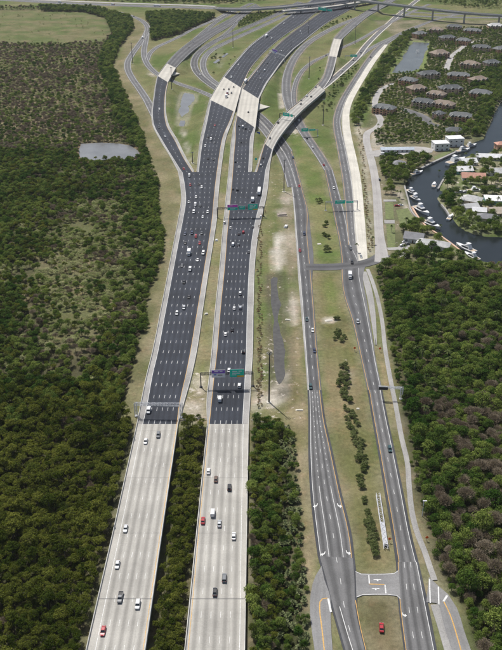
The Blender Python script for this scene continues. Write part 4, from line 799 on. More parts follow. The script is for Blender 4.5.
# between and beside the bridges
x, y, px, py = scatter(POLY['mid'], 2.5, -5, 5); k = clear(x, y, 2.2); put('mangrove_tree', x[k], y[k], rng.uniform(.75, 1.1, k.sum()))
x, y, px, py = scatter(POLY['strip'], 2.9, -3, 6); k = clear(x, y, 1.6); x, y, px = x[k], y[k], px[k]; u = rng.random(len(x)); ed = px > 281 + (u - .5) * 8
q = ed & (u < .56); qb = ed & (u >= .56) & (u < .86); put('broadleaf_tree', x[qb], y[qb], rng.uniform(.35, .7, qb.sum())); put('palmetto', x[q], y[q], rng.uniform(.7, 1.15, q.sum())); q2 = ~ed & (u < .5); put('broadleaf_tree', x[q2], y[q2], rng.uniform(.55, .95, q2.sum())); q3 = ~ed & (u >= .5) & (u < .86); put('mangrove_tree', x[q3], y[q3], rng.uniform(.6, 1.0, q3.sum())); q4 = ~ed & (u > .92); put('leafless_tree', x[q4], y[q4], rng.uniform(.4, .65, q4.sum()))
# right wood
x, y, px, py = scatter(POLY['right'], 4.3, 0, 7); k = clear(x, y, 2.6); x, y, px, py = x[k], y[k], px[k], py[k]; u = rng.random(len(x)); g = nz(x, y, 34, 101)
brown = np.clip((px - 425) / 45, 0, 1) * np.clip((py - 375) / 55, 0, 1) * np.clip((572 - py) / 30, .03, 1) * .36 + (g > .68) * .25
q = u < brown; put('leafless_tree', x[q], y[q], rng.uniform(.75, 1.25, q.sum())); v = rng.random(len(x)); q2 = ~q & (v < .045) & (py < 430); put('palm_tree', x[q2], y[q2], rng.uniform(.8, 1.1, q2.sum()))
edge_ = sdf(wpoly(POLY['right']), x, y) > -5; q3 = ~q & ~q2; put('broadleaf_tree', x[q3], y[q3], np.where(rng.random(q3.sum()) < .1, 1.35, 1.0) * rng.uniform(.5, 1.15, q3.sum()) * np.where(edge_[q3], .65, 1))
# estate, waterfront
for pl, sp, pr, sd_ in (([(404, 34), (560, 22), (600, 104), (500, 104), (490, 124), (484, 137), (462, 137), (434, 142), (376, 146), (371, 134), (385, 122), (372, 108), (376, 90), (392, 76), (424, 72), (430, 44)], 4.9, .9, 8), ([(393, 44), (412, 28), (418, 30), (408, 44), (396, 62), (386, 78), (370, 102), (356, 132), (352, 118), (360, 96), (378, 66)], 5.4, .85, 9),
                        ([(380, 158), (392, 157), (398, 162), (412, 158), (428, 158), (430, 162), (416, 172), (404, 184), (384, 182), (380, 170)], 5, .8, 10), ([(384, 186), (400, 188), (402, 200), (386, 196)], 5, .5, 11), ([(396, 226), (416, 224), (430, 232), (440, 240), (424, 236), (400, 234)], 4.6, .6, 12), ([(418, 246), (440, 250), (466, 258), (470, 263), (380, 263), (396, 254)], 4.6, .6, 13),
                        ([(472, 84), (500, 60), (540, 60), (540, 100), (498, 100), (488, 122), (482, 136), (474, 136), (478, 110)], 5.4, .9, 14), ([(438, 194), (452, 196), (450, 210), (445, 206)], 4.6, .85, 15), ([(448, 212), (470, 226), (502, 228), (560, 230), (560, 236), (472, 233), (459, 227)], 4.6, .9, 16), ([(446, 176), (466, 158), (498, 153), (560, 150), (580, 234), (472, 226), (450, 210), (440, 197)], 6.0, .75, 17)):
    x, y, px, py = scatter(pl, sp, 0, sd_); k = clear(x, y, 2.2, 1.0) & off_buildings(x, y) & (rng.random(len(x)) < pr); x, y = x[k], y[k]; u = rng.random(len(x)); pf = .14 if sd_ not in (15, 16, 17) else .3
    q = u < pf; put('palm_tree', x[q], y[q], rng.uniform(.7, 1.0, q.sum())); q = u >= pf; put('broadleaf_tree', x[q], y[q], rng.uniform(.6, 1.2, q.sum()) * (.64 if sd_ == 8 else 1))
big = [(437, 245.5, 1.25), (432, 249, 1.0), (464, 137, 1.5), (470, 130, 1.5), (400, 139, 1.3), (407, 137, 1.2)]
for a, b, s_ in big: p = at(a, b); PTS['broadleaf_tree'].append((p[0], p[1], s_))
for (a, b) in ((439, 172.5), (372.5, 244), (440.5, 229), (391, 232), (404, 262), (427, 262), (356.5, 252)): p = at(a, b); PTS['palm_tree'].append((p[0], p[1], .75))
# planted bushes of the road median
for a, b in ((338, 319), (339.8, 331.5), (337.4, 337), (341.4, 341.5), (343.4, 337), (343.7, 368), (339.6, 376), (345.9, 374), (342.7, 381.5), (347, 387), (342.7, 392), (339.8, 386), (344.7, 399), (350, 402), (347.7, 411), (353.7, 414), (348.7, 420), (354.7, 422), (349.7, 428), (353.7, 439), (359.5, 440), (356.7, 446), (359, 451), (362, 459), (357.5, 460), (362, 466), (364.5, 472), (358, 478), (363, 488), (364, 501), (367, 513), (370, 520), (368, 526), (373, 529), (372, 535.5), (374.5, 541), (370.5, 543), (375.5, 552), (356, 432), (346, 379.5), (361, 447.5)):
    for q in range(3): p = at(a + random.uniform(-3.2, 3.2) * (q > 0), b + random.uniform(-4, 4) * (q > 0)); PTS['rounded_bush'].append((p[0], p[1], random.uniform(.7, 1.25)))
for a, b in ((319.8, 202.5), (324.2, 225), (326.2, 238), (327, 250)):
    for q in range(4): p = at(a + random.uniform(-3.2, 3.2), b + random.uniform(-3, 2)); PTS['rounded_bush'].append((p[0], p[1], random.uniform(1.0, 1.35)))
for i in range(95):
    b = 210 + i * 2.1; a = 259.4 + (b < 240) * (240 - b) * .12 + random.uniform(-2.0, 2.6); p = at(a, b); PTS['dry_shrub'].append((p[0], p[1], random.uniform(.7, 1.25)))
for i in range(68):
    b = 104 + i * 2.2; a = 357.5 + (i * 2.2) * .088 + random.uniform(-2, 2); p = at(a, b); PTS['dry_shrub'].append((p[0], p[1], random.uniform(.9, 1.5)))
for i in range(26):
    a, b = random.uniform(206, 236), random.uniform(44, 84); p = at(a, b)
    if grid_at(EDGE, p[:1], p[1:2])[0] > 3: PTS['rounded_bush'].append((p[0], p[1], random.uniform(.8, 1.4)))
for i in range(60):
    a, b = random.uniform(318, 345), random.uniform(70, 112); p = at(a, b)
    if grid_at(EDGE, p[:1], p[1:2])[0] > 3: PTS['rounded_bush'].append((p[0], p[1], random.uniform(.6, 1.2)))
LABEL = {'mangrove_tree': ('dark olive mangrove tree packed in the swamp beside or between the bridges', 'tree', 'mangroves around the bridges'),
         'broadleaf_tree': ('leafy green tree standing in a wood, grove or garden', 'tree', 'green leafy trees'),
         'scrub_bush': ('low pale grey green bush in the open scrub at left', 'bush', 'pale scrub bushes'),
         'leafless_tree': ('bare grey brown tree with thin twigs among green trees', 'tree', 'bare grey brown trees'),
         'palm_tree': ('palm with arching fronds rising among other trees or houses', 'palm', 'palms'),
         'palmetto': ('spiky grey green palmetto along the strip beside the frontage road', 'palmetto', 'palmettos along the strip'),
         'rounded_bush': ('rounded yellow green bush growing on a grassy verge or median', 'bush', 'bushes on the grass'),
         'dry_shrub': ('small reddish brown dry shrub on the grass beside the road', 'shrub', 'dry shrubs by the road')}
def place(px, py):
    if px < 178 and py > 375 and px < 137 - (py - 424) * .22 + 6: return 'in the swamp left of the left bridge'
    if py > 424 and px < 206: return 'in the dark gap between the two bridges'
    if py > 420 and px < 312: return 'in the strip between right bridge and frontage road'
    if px < 170 and py > 160: return 'in the wood between left edge and main highway'
    if px < 142: return 'in the far left scrubland around the grey pond'
    if px < 250 and py < 60: return 'in the far clump near the loop ramps'
    if px > 372 and py > 262: return 'in the big wood right of the road'
    if px > 436 and 150 < py <= 240: return 'on the peninsula among houses'
    if px > 372 and 142 < py <= 262: return 'along the residential street and canal'
    if px > 345 and py <= 142: return 'around the orange walled housing estate'
    if 312 <= px < 400 and py > 190: return 'in the grassy median of the frontage roads'
    if py < 130: return 'on the grass inside the interchange'
    return 'on the grass beside the main highway'
def place_label(kind, a, b):
    look = {'mangrove_tree': 'dark olive mangrove tree', 'broadleaf_tree': 'leafy green tree', 'scrub_bush': 'low pale grey green bush', 'leafless_tree': 'bare grey brown tree', 'palm_tree': 'palm with arching fronds', 'palmetto': 'spiky grey green palmetto', 'rounded_bush': 'rounded yellow green bush', 'dry_shrub': 'small reddish brown dry shrub'}[kind]
    return look + ' ' + place(a, b)
def place_group(kind, a, b): return kind.replace('_', ' ') + ('es ' if kind.endswith('bush') else 's ') + place(a, b)
STUFFN = {'mangrove_tree': 'mangrove_forest', 'broadleaf_tree': 'leafy_wood', 'scrub_bush': 'scrub_growth', 'leafless_tree': 'bare_thicket', 'palm_tree': 'palm_growth', 'palmetto': 'palmetto_growth', 'rounded_bush': 'bush_growth', 'dry_shrub': 'shrub_growth'}
def stuff_points(name, P, kind):
    me = bpy.data.meshes.new(name); n = len(P); me.vertices.add(n); z = grid_at(Z, P[:, 0], P[:, 1]); me.vertices.foreach_set('co', np.stack([P[:, 0], P[:, 1], z], 1).ravel())
    r = np.random.default_rng(5); ro = np.zeros((n, 3), np.float32); ro[:, 2] = r.uniform(0, 2 * PI, n); ro[:, 0] = r.uniform(-.08, .08, n)
    sc = np.stack([P[:, 2], P[:, 2], P[:, 2] * r.uniform(.85, 1.15, n)], 1).astype(np.float32)
    for nm, dat in (('turn', ro), ('size', sc)): me.attributes.new(nm, 'FLOAT_VECTOR', 'POINT').data.foreach_set('vector', dat.ravel())
    me.attributes.new('pick', 'INT', 'POINT').data.foreach_set('value', r.integers(0, len(PROTO[kind]), n).astype(np.int32)); me.update()
    pc = bpy.data.collections.new(kind + '_models')
    for i, (a, b, w) in enumerate(PROTO[kind]): pc.objects.link(bpy.data.objects.new('%s_model_%d' % (kind, i), w))
    ng = bpy.data.node_groups.new(name, 'GeometryNodeTree'); ng.interface.new_socket('Geometry', in_out='INPUT', socket_type='NodeSocketGeometry'); ng.interface.new_socket('Geometry', in_out='OUTPUT', socket_type='NodeSocketGeometry')
    N = ng.nodes; gi = N.new('NodeGroupInput'); go = N.new('NodeGroupOutput'); ip = N.new('GeometryNodeInstanceOnPoints'); ci = N.new('GeometryNodeCollectionInfo')
    ci.inputs['Collection'].default_value = pc; ci.inputs['Separate Children'].default_value = True; ci.inputs['Reset Children'].default_value = True
    def na(nm, t):
        q = N.new('GeometryNodeInputNamedAttribute'); q.data_type = t; q.inputs['Name'].default_value = nm; return q.outputs['Attribute']
    L = ng.links; L.new(gi.outputs[0], ip.inputs['Points']); L.new(ci.outputs[0], ip.inputs['Instance']); ip.inputs['Pick Instance'].default_value = True
    L.new(na('pick', 'INT'), ip.inputs['Instance Index']); L.new(na('turn', 'FLOAT_VECTOR'), ip.inputs['Rotation']); L.new(na('size', 'FLOAT_VECTOR'), ip.inputs['Scale']); L.new(ip.outputs[0], go.inputs[0])
    o = link(name, me); md = o.modifiers.new('planting', 'NODES'); md.node_group = ng; return tag(o, kind='stuff')
for kind, L in PTS.items():
    P = np.array(L); zz = grid_at(Z, P[:, 0], P[:, 1]); px, py, zc = to_px(np.stack([P[:, 0], P[:, 1], zz + 2], 1))
    vis = (px > 2) & (px < 500) & (py > 2) & (py < 655); score = np.where(vis, P[:, 2] / zc, -1); order = np.argsort(-score); n = min(300, int(vis.sum()))
    if len(P) - n < 12 and kind in ('palm_tree',): n = min(300, len(P))
    own = order[:n]; rest = order[n:]; r = np.random.default_rng(9); lb, ct, gr = LABEL[kind]
    for i in own:
        tme, cme, w = PROTO[kind][r.integers(0, len(PROTO[kind]))]; o = empty(kind, (P[i, 0], P[i, 1], zz[i]), r.uniform(0, 2 * PI)); s_ = P[i, 2]; o.scale = (s_, s_, s_ * r.uniform(.85, 1.15)); tag(o, place_label(kind, px[i], py[i]), ct, place_group(kind, px[i], py[i]))
        if tme: link('trunk', tme, o)
        link('crown', cme, o)
    if len(rest): tag(stuff_points(STUFFN[kind], P[rest], kind))
    pass

# ------------------------------------------------------------------ barriers, slope paving, painted marks
def edge_barrier(key, side, label, inset=.3, h=.85, w=.55):
    return rail(key, side, h, w, False, label, 'concrete_barrier', inset)
for key, side, label in (('l1', 'L', 'long pale concrete barrier on the outer left edge of the left carriageway'), ('l1', 'R', 'concrete barrier on the median side of the left carriageway'), ('r1', 'L', 'concrete barrier on the median side of the right carriageway'), ('r1', 'R', 'long pale concrete barrier on the outer right edge of the right carriageway'),
                         ('l2', 'L', 'concrete barrier left of the left carriageway climbing to the overpass'), ('l2', 'R', 'median barrier of the left carriageway climbing to the overpass'), ('r2', 'L', 'median barrier of the right carriageway climbing to the overpass'), ('r2', 'R', 'concrete barrier between right carriageway and flyover ramp below the overpass'),
                         ('l4', 'L', 'concrete barrier on the far left side beyond the left overpass slab'), ('l4', 'R', 'median concrete barrier beyond the left overpass slab'), ('r4', 'L', 'median concrete barrier beyond the right overpass slab'), ('r4', 'R', 'concrete barrier on the far right side beyond the right overpass slab'),
                         ('b1', 'L', 'white barrier on the outside of the dark curved ramp at left'), ('b1', 'R', 'white barrier on the inside of the dark curved ramp at left'), ('b3', 'L', 'barrier left of the ramp beyond the small overpass'), ('b3', 'R', 'barrier right of the ramp beyond the small overpass'),
                         ('h1', 'R', 'concrete barrier on the right of the flyover approach'), ('h3', 'L', 'barrier left of the ramp leaving the flyover'), ('h5', 'L', 'barrier left of the ramp beyond the short pale overpass'), ('h5', 'R', 'barrier right of the ramp beyond the short pale overpass'), ('e1', 'R', 'white barrier along the outer side of the loop ramp'), ('f1', 'R', 'low barrier along the inner loop ramp'), ('k3', 'R', 'white barrier along the new concrete strip beside the trees')):
    edge_barrier(key, side, label)
def wedge(label, pts, zt):
    """concrete slope paving: pts = top edge a,b at deck foot and the toe c"""
    a, b, c = at(*pts[0], zt), at(*pts[1], zt), at(*pts[2], .2); up = np.array((0, 0, .5))
    mb = MB(); mb.add([a, b, c, a - up * 3, b - up * 3, c - up], [(0, 2, 1), (3, 4, 5), (0, 1, 4, 3), (1, 2, 5, 4), (2, 0, 3, 5)]); tag(mb.build('slope_paving', M['concrete_new']), label, 'slope paving')
wedge('white triangular slope paving beside the right overpass slab', ((258.6, 99.5), (257.4, 110), (270.5, 106.5)), 4.0)
wedge('small white triangular slope paving beside the upper left overpass', ((176, 68.5), (173, 75), (184.5, 72.6)), 3.6)
def flat_mark(name, mat, polys, parent, z=.21):
    mb = MB()
    for pl in polys:
        v = [at(x, y, z) for x, y in pl]; a = sum(v[i][0] * v[(i + 1) % len(v)][1] - v[(i + 1) % len(v)][0] * v[i][1] for i in range(len(v)))
        if a < 0: v.reverse()
        mb.add(v, [tuple(range(len(v)))])
    o = mb.build(name, M[mat], parent)
    if parent is not None: o.matrix_parent_inverse = Matrix.Translation(-Vector(parent.location))
    return o
def line_px(name, mat, pts, w, parent, z=.21):
    P = hermite(np.array([at(x, y, z) for x, y in pts]), 3.0); T = np.gradient(P[:, :2], axis=0); T /= np.linalg.norm(T, axis=1)[:, None]; N = np.stack([-T[:, 1], T[:, 0], T[:, 0] * 0], 1) * w / 2
    mb = MB(); mb.add(np.stack([P + N, P - N], 1), [(2 * i, 2 * i + 1, 2 * i + 3, 2 * i + 2) for i in range(len(P) - 1)]); o = mb.build(name, M[mat], parent)
    return o
xm = ROADS['xmed']['obj']; sR = ROADS['sideR']['obj']; sL = ROADS['sideL']['obj']; f9 = ROADS['f9']['obj']; g10 = ROADS['g10']['obj']; f10 = ROADS['f10']['obj']
line_px('stop_line', 'white_line', [(368.8, 575), (369.4, 583.6)], .5, xm); line_px('centre_line', 'yellow_line', [(369.6, 584), (384.4, 584.4)], .4, xm); line_px('stop_line', 'white_line', [(385, 584.6), (386, 593.4)], .5, xm)
line_px('centre_line', 'yellow_line', [(443.8, 601.4), (449.8, 613.7), (455.8, 631.7), (461, 650), (468, 675)], .45, sR); line_px('stop_line', 'white_line', [(447.2, 595.4), (443.4, 601.6)], .8, sR)
line_px('crosswalk_line', 'white_line', [(429.5, 579), (430.3, 603)], .5, sR); line_px('crosswalk_line', 'white_line', [(438.4, 586.6), (438.9, 604.4)], .5, sR)
line_px('centre_line', 'yellow_line', [(327.4, 598), (322.6, 598.6), (319.8, 602), (319.6, 608), (321.9, 628), (324.3, 650), (330, 690)], .45, sL); line_px('stop_line', 'white_line', [(328.2, 598.4), (331, 612)], .8, sL)
for pts, c in (([(339.6, 606.5), (348, 635), (356, 660)], 'white'), ([(355.4, 600), (360, 625), (366, 650), (371, 670)], 'yellow')): line_px('edge_line', c + '_line', pts, .25, f10)
for a, b, d in ((315.6, 505.5, 1), (339.4, 505.5, -1), (323.2, 553.5, 1), (348.2, 552.5, -1), (404.2, 614.6, -1)):
    dd = 1 if d > 0 else -1
    flat_mark('turn_arrow', 'white_line', [[(a + 1.6 * dd, b - 2.2), (a + 2.4 * dd, b - 2.0), (a + 1.5 * dd, b + .6), (a - .6 * dd, b + 1.4), (a - .4 * dd, b + 2.6), (a - 2.8 * dd, b + 1.0), (a - .8 * dd, b - .8), (a - .7 * dd, b + .2), (a + .9 * dd, b - .4)]], f9 if a < 380 else g10, .185)
for a, b in ((377.6, 579.6), (375.8, 588.6)):
    flat_mark('turn_arrow', 'white_line', [[(a - 4, b - .4), (a + 3.6, b - .4), (a + 3.6, b + .4), (a + .8, b + .4), (a + .8, b + 1.4), (a - .8, b + 1.4), (a - .8, b + .4), (a - 4, b + .4)]], xm)

# ------------------------------------------------------------------ gantries, signs, masts
def truss(mb, A, B, h, d, n):
    """box truss between A and B, h high and d deep"""
    A = np.array(A, float); B = np.array(B, float); u = (B - A) / np.linalg.norm(B - A); w = np.cross(u, (0, 0, 1)); up = np.array((0, 0, 1.0)); r = .11
    for s in (-.5, .5):
        for t in (0, h): mb.tube(A + w * d * s + up * t, B + w * d * s + up * t, r, n=5)
        for i in range(n):
            p, q = A + (B - A) * i / n, A + (B - A) * (i + 1) / n; a, b = (0, h) if i % 2 else (h, 0)
            mb.tube(p + w * d * s + up * a, q + w * d * s + up * b, r * .6, n=4, cap=False)
    for t in (0, h):
        for i in range(n): p, q = A + (B - A) * i / n, A + (B - A) * (i + 1) / n; sg = 1 if i % 2 else -1; mb.tube(p + w * d * .5 * sg + up * t, q - w * d * .5 * sg + up * t, r * .6, n=4, cap=False)
def gantry(label, left, right, zl, hb, signs, steel, posts=(1, 1), name='sign_gantry', hbeam=1.2, postw=.35, lattice=False):
    A = at(left[0], left[1], zl); B = at(right[0], right[1], zl); root = empty(name, tuple(A)); tag(root, label, 'sign'); u = (B - A); Ln = np.linalg.norm(u); u = u / Ln; nrm = np.array((u[1], -u[0], 0))
    a0 = np.zeros(3); b0 = B - A
    for k, p in zip(posts, (a0, b0)):
        if not k: continue
        mb = MB()
        if lattice:
            for s in (-.6, .6):
                for t in (-.6, .6): mb.tube((p[0] + s, p[1] + t, -1), (p[0] + s, p[1] + t, hb + hbeam), .14, n=5)
            for i in range(6):
                z0 = (hb + hbeam) * i / 6; z1 = (hb + hbeam) * (i + 1) / 6; s = .6 if i % 2 else -.6
                mb.tube((p[0] - s, p[1] - .6, z0), (p[0] + s, p[1] - .6, z1), .08, n=4); mb.tube((p[0] - s, p[1] + .6, z0), (p[0] + s, p[1] + .6, z1), .08, n=4)
        else:
            mb.tube((p[0], p[1], -1), (p[0], p[1], hb + hbeam), postw, postw * .8, 8)
        mb.box((p[0], p[1], -.4), (1.6, 1.6, .7)); mb.build('post', M[steel], root)
    mb = MB(); truss(mb, a0 + np.array((0, 0, hb)), b0 + np.array((0, 0, hb)), hbeam, 1.0, max(6, int(Ln / 1.6))); mb.build('truss', M[steel], root)
    for f0, f1, z0, z1, bands, legend in signs:
        c = b0 * (f0 + f1) / 2 + nrm * .85; w = Ln * (f1 - f0); rz = math.atan2(u[1], u[0])
        mb = MB(); mb.box((c[0], c[1], z0), (w, .12, z1 - z0), rz); sgn = mb.build('sign_panel', M['sign_white'], root)
        for fb0, fb1, mt in bands:
            mb = MB(); mb.box((c[0] + nrm[0] * .09, c[1] + nrm[1] * .09, z0 + .1 + (z1 - z0 - .2) * fb0), (w - .2, .06, (z1 - z0 - .2) * (fb1 - fb0)), rz); mb.build('sign_field', M[mt], sgn)
        for (fx, fz, fw, fh, mt) in legend:
            p = c + u * (fx - .5) * w + nrm * .15; mb = MB(); mb.box((p[0], p[1], z0 + (z1 - z0) * fz), (w * fw, .05, (z1 - z0) * fh), rz); mb.build('legend', M[mt], sgn)
    return root
W_ = 'sign_white'
leg = [(.35, .68, .34, .10, W_), (.72, .70, .22, .10, W_), (.45, .46, .55, .10, W_), (.3, .26, .3, .08, W_)]
gantry('white steel toll gantry spanning the left carriageway at the bridge start', (136.2, 416), (181.6, 417), 0, 7.0, [], 'white_steel', lattice=True, hbeam=1.5, name='toll_gantry')
gantry('dark gantry with purple and green signs over the right carriageway near the bridge', (201, 387), (253, 386), 0, 8.0, [(.21, .47, 6.6, 11.4, [(.55, 1, 'sign_purple')], [(.35, .76, .3, .1, W_), (.7, .76, .2, .1, W_), (.25, .3, .2, .14, 'sign_blue'), (.62, .28, .34, .08, 'dark_steel')]), (.555, .83, 6.6, 11.8, [(0, 1, 'sign_green')], leg + [(.74, .02, .48, .2, 'sign_yellow')])], 'dark_steel')
gantry('dark gantry with magenta and green signs farther up the right carriageway', (217.3, 217.5), (263.6, 216.5), 0, 7.4, [(.22, .44, 6.4, 11.2, [(.55, 1, 'sign_magenta'), (0, .5, 'sign_green')], [(.35, .76, .3, .1, W_), (.5, .2, .5, .12, W_)]), (.46, .6, 6.8, 10, [(0, 1, 'sign_green')], leg[:3]), (.66, .87, 6.2, 11.6, [(0, 1, 'sign_green')], leg + [(.74, .03, .48, .18, 'sign_yellow')])], 'dark_steel')
gantry('steel gantry with two green signs over the right frontage road', (325.6, 210.5), (357.2, 209.5), 0, 6.8, [(.28, .60, 6, 9.2, [(0, 1, 'sign_green')], leg[:3]), (.63, .86, 6.4, 8.2, [(0, 1, 'sign_green')], leg[:2])], 'steel')
gantry('gantry with green signs standing across the curved flyover', (279.6, 118.8), (294.2, 121), 7.4, 5.4, [(.26, .7, 4.2, 8, [(0, 1, 'sign_green')], leg[:3]), (.76, .92, 4.4, 7.2, [(0, 1, 'sign_green')], leg[:1])], 'dark_steel', hbeam=.8)
gantry('cantilever green sign beside the road below the flyover', (301, 136.6), (317.6, 136), 0, 6.4, [(.0, .42, 5.6, 9.2, [(0, 1, 'sign_green')], leg[:3]), (.46, .84, 6.2, 8.2, [(0, 1, 'sign_green')], leg[:2])], 'steel', posts=(0, 1), hbeam=.8)
gantry('cantilever green sign over the far ramp at upper right', (345, 60.4), (357, 60.4), 0, 6.2, [(.42, .98, 5.2, 8.8, [(0, 1, 'sign_green')], leg[:3])], 'steel', posts=(1, 0), hbeam=.8)
gantry('far green overhead sign below the pale overpass at the top', (316, 13.4), (333, 16), 0, 8.2, [(.14, .62, 7, 13, [(0, 1, 'sign_green')], leg[:2]), (.66, .95, 8, 12, [(0, 1, 'sign_green')], leg[:1])], 'steel', hbeam=1)
gantry('far overhead sign with purple and white panel beyond the right overpass', (269, 55.6), (284.6, 61.5), 4.2, 7.2, [(.24, .58, 6.4, 12, [(.6, 1, 'sign_purple')], [(.5, .3, .5, .14, 'sign_blue')])], 'steel', hbeam=1)
gantry('white roadside message board on a lattice cantilever above the right frontage road', (377.6, 398), (401, 399), 0, 6.6, [(.0, .40, 5.9, 8.1, [(0, .82, 'dark_steel')], [])], 'white_steel', posts=(0, 1), lattice=True, hbeam=1.0, name='message_board')
def panel_sign(label, px, py, z0, h, w, hh, mat, post='steel', diamond=False, name='road_sign', pole=True):
    p = at(px, py, z0); root = empty(name, tuple(p)); tag(root, label, 'sign')
    mb = MB(); mb.tube((0, 0, -1), (0, 0, h), .09, n=6); mb.build('post', M[post], root); mb = MB()
    if diamond: mb.add([(0, -.1, h - w / 2), (w / 2, -.1, h), (0, -.1, h + w / 2), (-w / 2, -.1, h), (0, -.16, h - w / 2), (w / 2, -.16, h), (0, -.16, h + w / 2), (-w / 2, -.16, h)], [(0, 1, 2, 3), (7, 6, 5, 4), (0, 4, 5, 1), (1, 5, 6, 2), (2, 6, 7, 3), (3, 7, 4, 0)])
    else: mb.box((0, -.16, h - hh), (w, .1, hh))
    pn = mb.build('sign_panel', M[mat], root)
    if not diamond:
        mb = MB(); mb.box((0, -.235, h - hh * .6), (w * .7, .04, hh * .16)); mb.build('legend', M['sign_white'], pn)
    return root
panel_sign('blue guide sign in the grass below the right overpass', 257, 136.5, 0, 5, 6.4, 2.4, 'sign_blue'); panel_sign('small green gore sign at the flyover exit', 256, 164, 1.2, 6, 2.2, 2, 'sign_green')
panel_sign('orange diamond work sign in the median beside the right frontage road', 354.5, 351, 0, 2.2, 1.7, 1, 'sign_orange', diamond=True); panel_sign('orange diamond work sign between frontage road and footpath', 379.8, 351.5, 0, 2.2, 1.7, 1, 'sign_orange', diamond=True)
panel_sign('orange work sign on the median edge near the laid down truss', 389.4, 542, 0, 1.9, 1.6, 1, 'sign_orange', diamond=True); panel_sign('orange work sign at the edge of the right wood', 426.6, 540.5, 0, 1.9, 1.6, 1, 'sign_orange', diamond=True)
panel_sign('pink sign beside the curved side road at lower right', 451.4, 590, 0, 1.7, 1.4, 1, 'sign_pink', diamond=True)
def high_mast(label, px, py, z, H):
    p = at(px, py, z); root = empty('high_mast_light', (p[0], p[1], ground_z(p[0], p[1]))); tag(root, label, 'lamp', 'high mast lights')
    mb = MB(); mb.box((0, 0, -.5), (2.6, 2.6, .7)); mb.build('footing', M['concrete_new'], root)
    mb = MB(); mb.tube((0, 0, 0), (0, 0, H), .46, .26, 10); mb.build('pole', M['mast'], root); mb = MB()
    for i in range(12): a, b = i * PI / 6, (i + 1) * PI / 6; mb.tube((math.cos(a) * 1.1, math.sin(a) * 1.1, H), (math.cos(b) * 1.1, math.sin(b) * 1.1, H), .07, n=4)
    for i in range(3): a = i * 2 * PI / 3; mb.tube((0, 0, H), (math.cos(a) * 1.1, math.sin(a) * 1.1, H), .06, n=4)
    rg = mb.build('light_ring', M['mast'], root)
    for i in range(6): a = i * PI / 3; mb = MB(); mb.box((math.cos(a) * 1.25, math.sin(a) * 1.25, H - .45), (.5, .5, .4), a, top=(.6, .6)); mb.build('lamp', M['steel'], rg)
for a, b, H, lb in ((269, 402, 31, 'tall dark mast light on the bare dirt right of the highway'), (283.9, 191.6, 29, 'tall dark mast light left of the frontage road below the flyover'), (323, 125, 29, 'tall mast light on the grass right of the flyover'), (309, 78.8, 29, 'tall mast light inside the small loop ramp'), (355, 44.2, 29, 'tall mast light between the far ramps at upper right'),
                   (233, 47.6, 29, 'tall mast light in the grass left of the far highway'), (172, 93, 27, 'tall mast light just below the small upper left overpass'), (132.6, 63.4, 29, 'tall mast light beside the outer ramp at far left'), (150.5, 31, 24, 'mast light at the fork of the far left ramp'), (308.6, 34, 22, 'mast light on the right edge of the far carriageway'), (192.7, 163.8, 11, 'short dark mast in the gore where the left ramp joins'), (291, 52, 14, 'short mast beside the far right carriageway')): high_mast(lb, a, b, 0, H)
# lattice truss lying on the median
A, B = at(377.9, 495, .3), at(386, 549, .3); root = empty('sign_truss', tuple(A)); tag(root, 'pale steel lattice truss lying on the grass of the median', 'truss'); mb = MB(); truss(mb, (0, 0, 0), B - A, 1.3, 1.7, 22); mb.build('lattice', M['white_steel'], root)
mb = MB(); mb.box(tuple((B - A) * .75 + np.array((0, 0, .05))), (1.5, 14, 1.1), math.atan2((B - A)[1], (B - A)[0]) - PI / 2); mb.build('grating', M['steel'], root)
p = at(422.2, 516); root = empty('lamp_post', tuple(p)); tag(root, 'pale short lamp post rising from the trees right of the footpath', 'lamp'); mb = MB(); mb.tube((0, 0, 0), (0, 0, 8.6), .2, .16, 8); mb.build('pole', M['white_steel'], root); mb = MB(); mb.box((.4, 0, 8.5), (1.8, .5, .25)); mb.build('lamp_head', M['white_steel'], root)
# retaining wall and rail at the bridge start, between the carriageways
wall_along('abutment_wall', np.array([at(180, 422.5, -1.6), at(193, 422.5, -1.6), at(206.4, 422.5, -1.6)]), 1.5, .6, M['rubble'], 'brown rubble abutment wall between the two bridge ends', 'wall', top=.9, drop=4)
for i, (a, b) in enumerate((((180, 419.6), (206, 419.6)), ((251, 421), (290, 428)))):
    A, B = at(*a), at(*b); n = 14; root = empty('guard_rail', tuple(A)); tag(root, ('steel guard rail between the two bridge ends', 'steel guard rail above the mangrove strip right of the bridge')[i], 'rail')
    for k in range(n + 1): q = (B - A) * k / n; mb = MB(); mb.box((q[0], q[1], -.4), (.16, .16, 1.3)); mb.build('post', M['steel'], root)
    mb = MB(); q = B - A; mb.box(tuple(q / 2 + np.array((0, 0, .5))), (np.linalg.norm(q), .12, .35), math.atan2(q[1], q[0])); mb.build('beam', M['white_steel'], root)

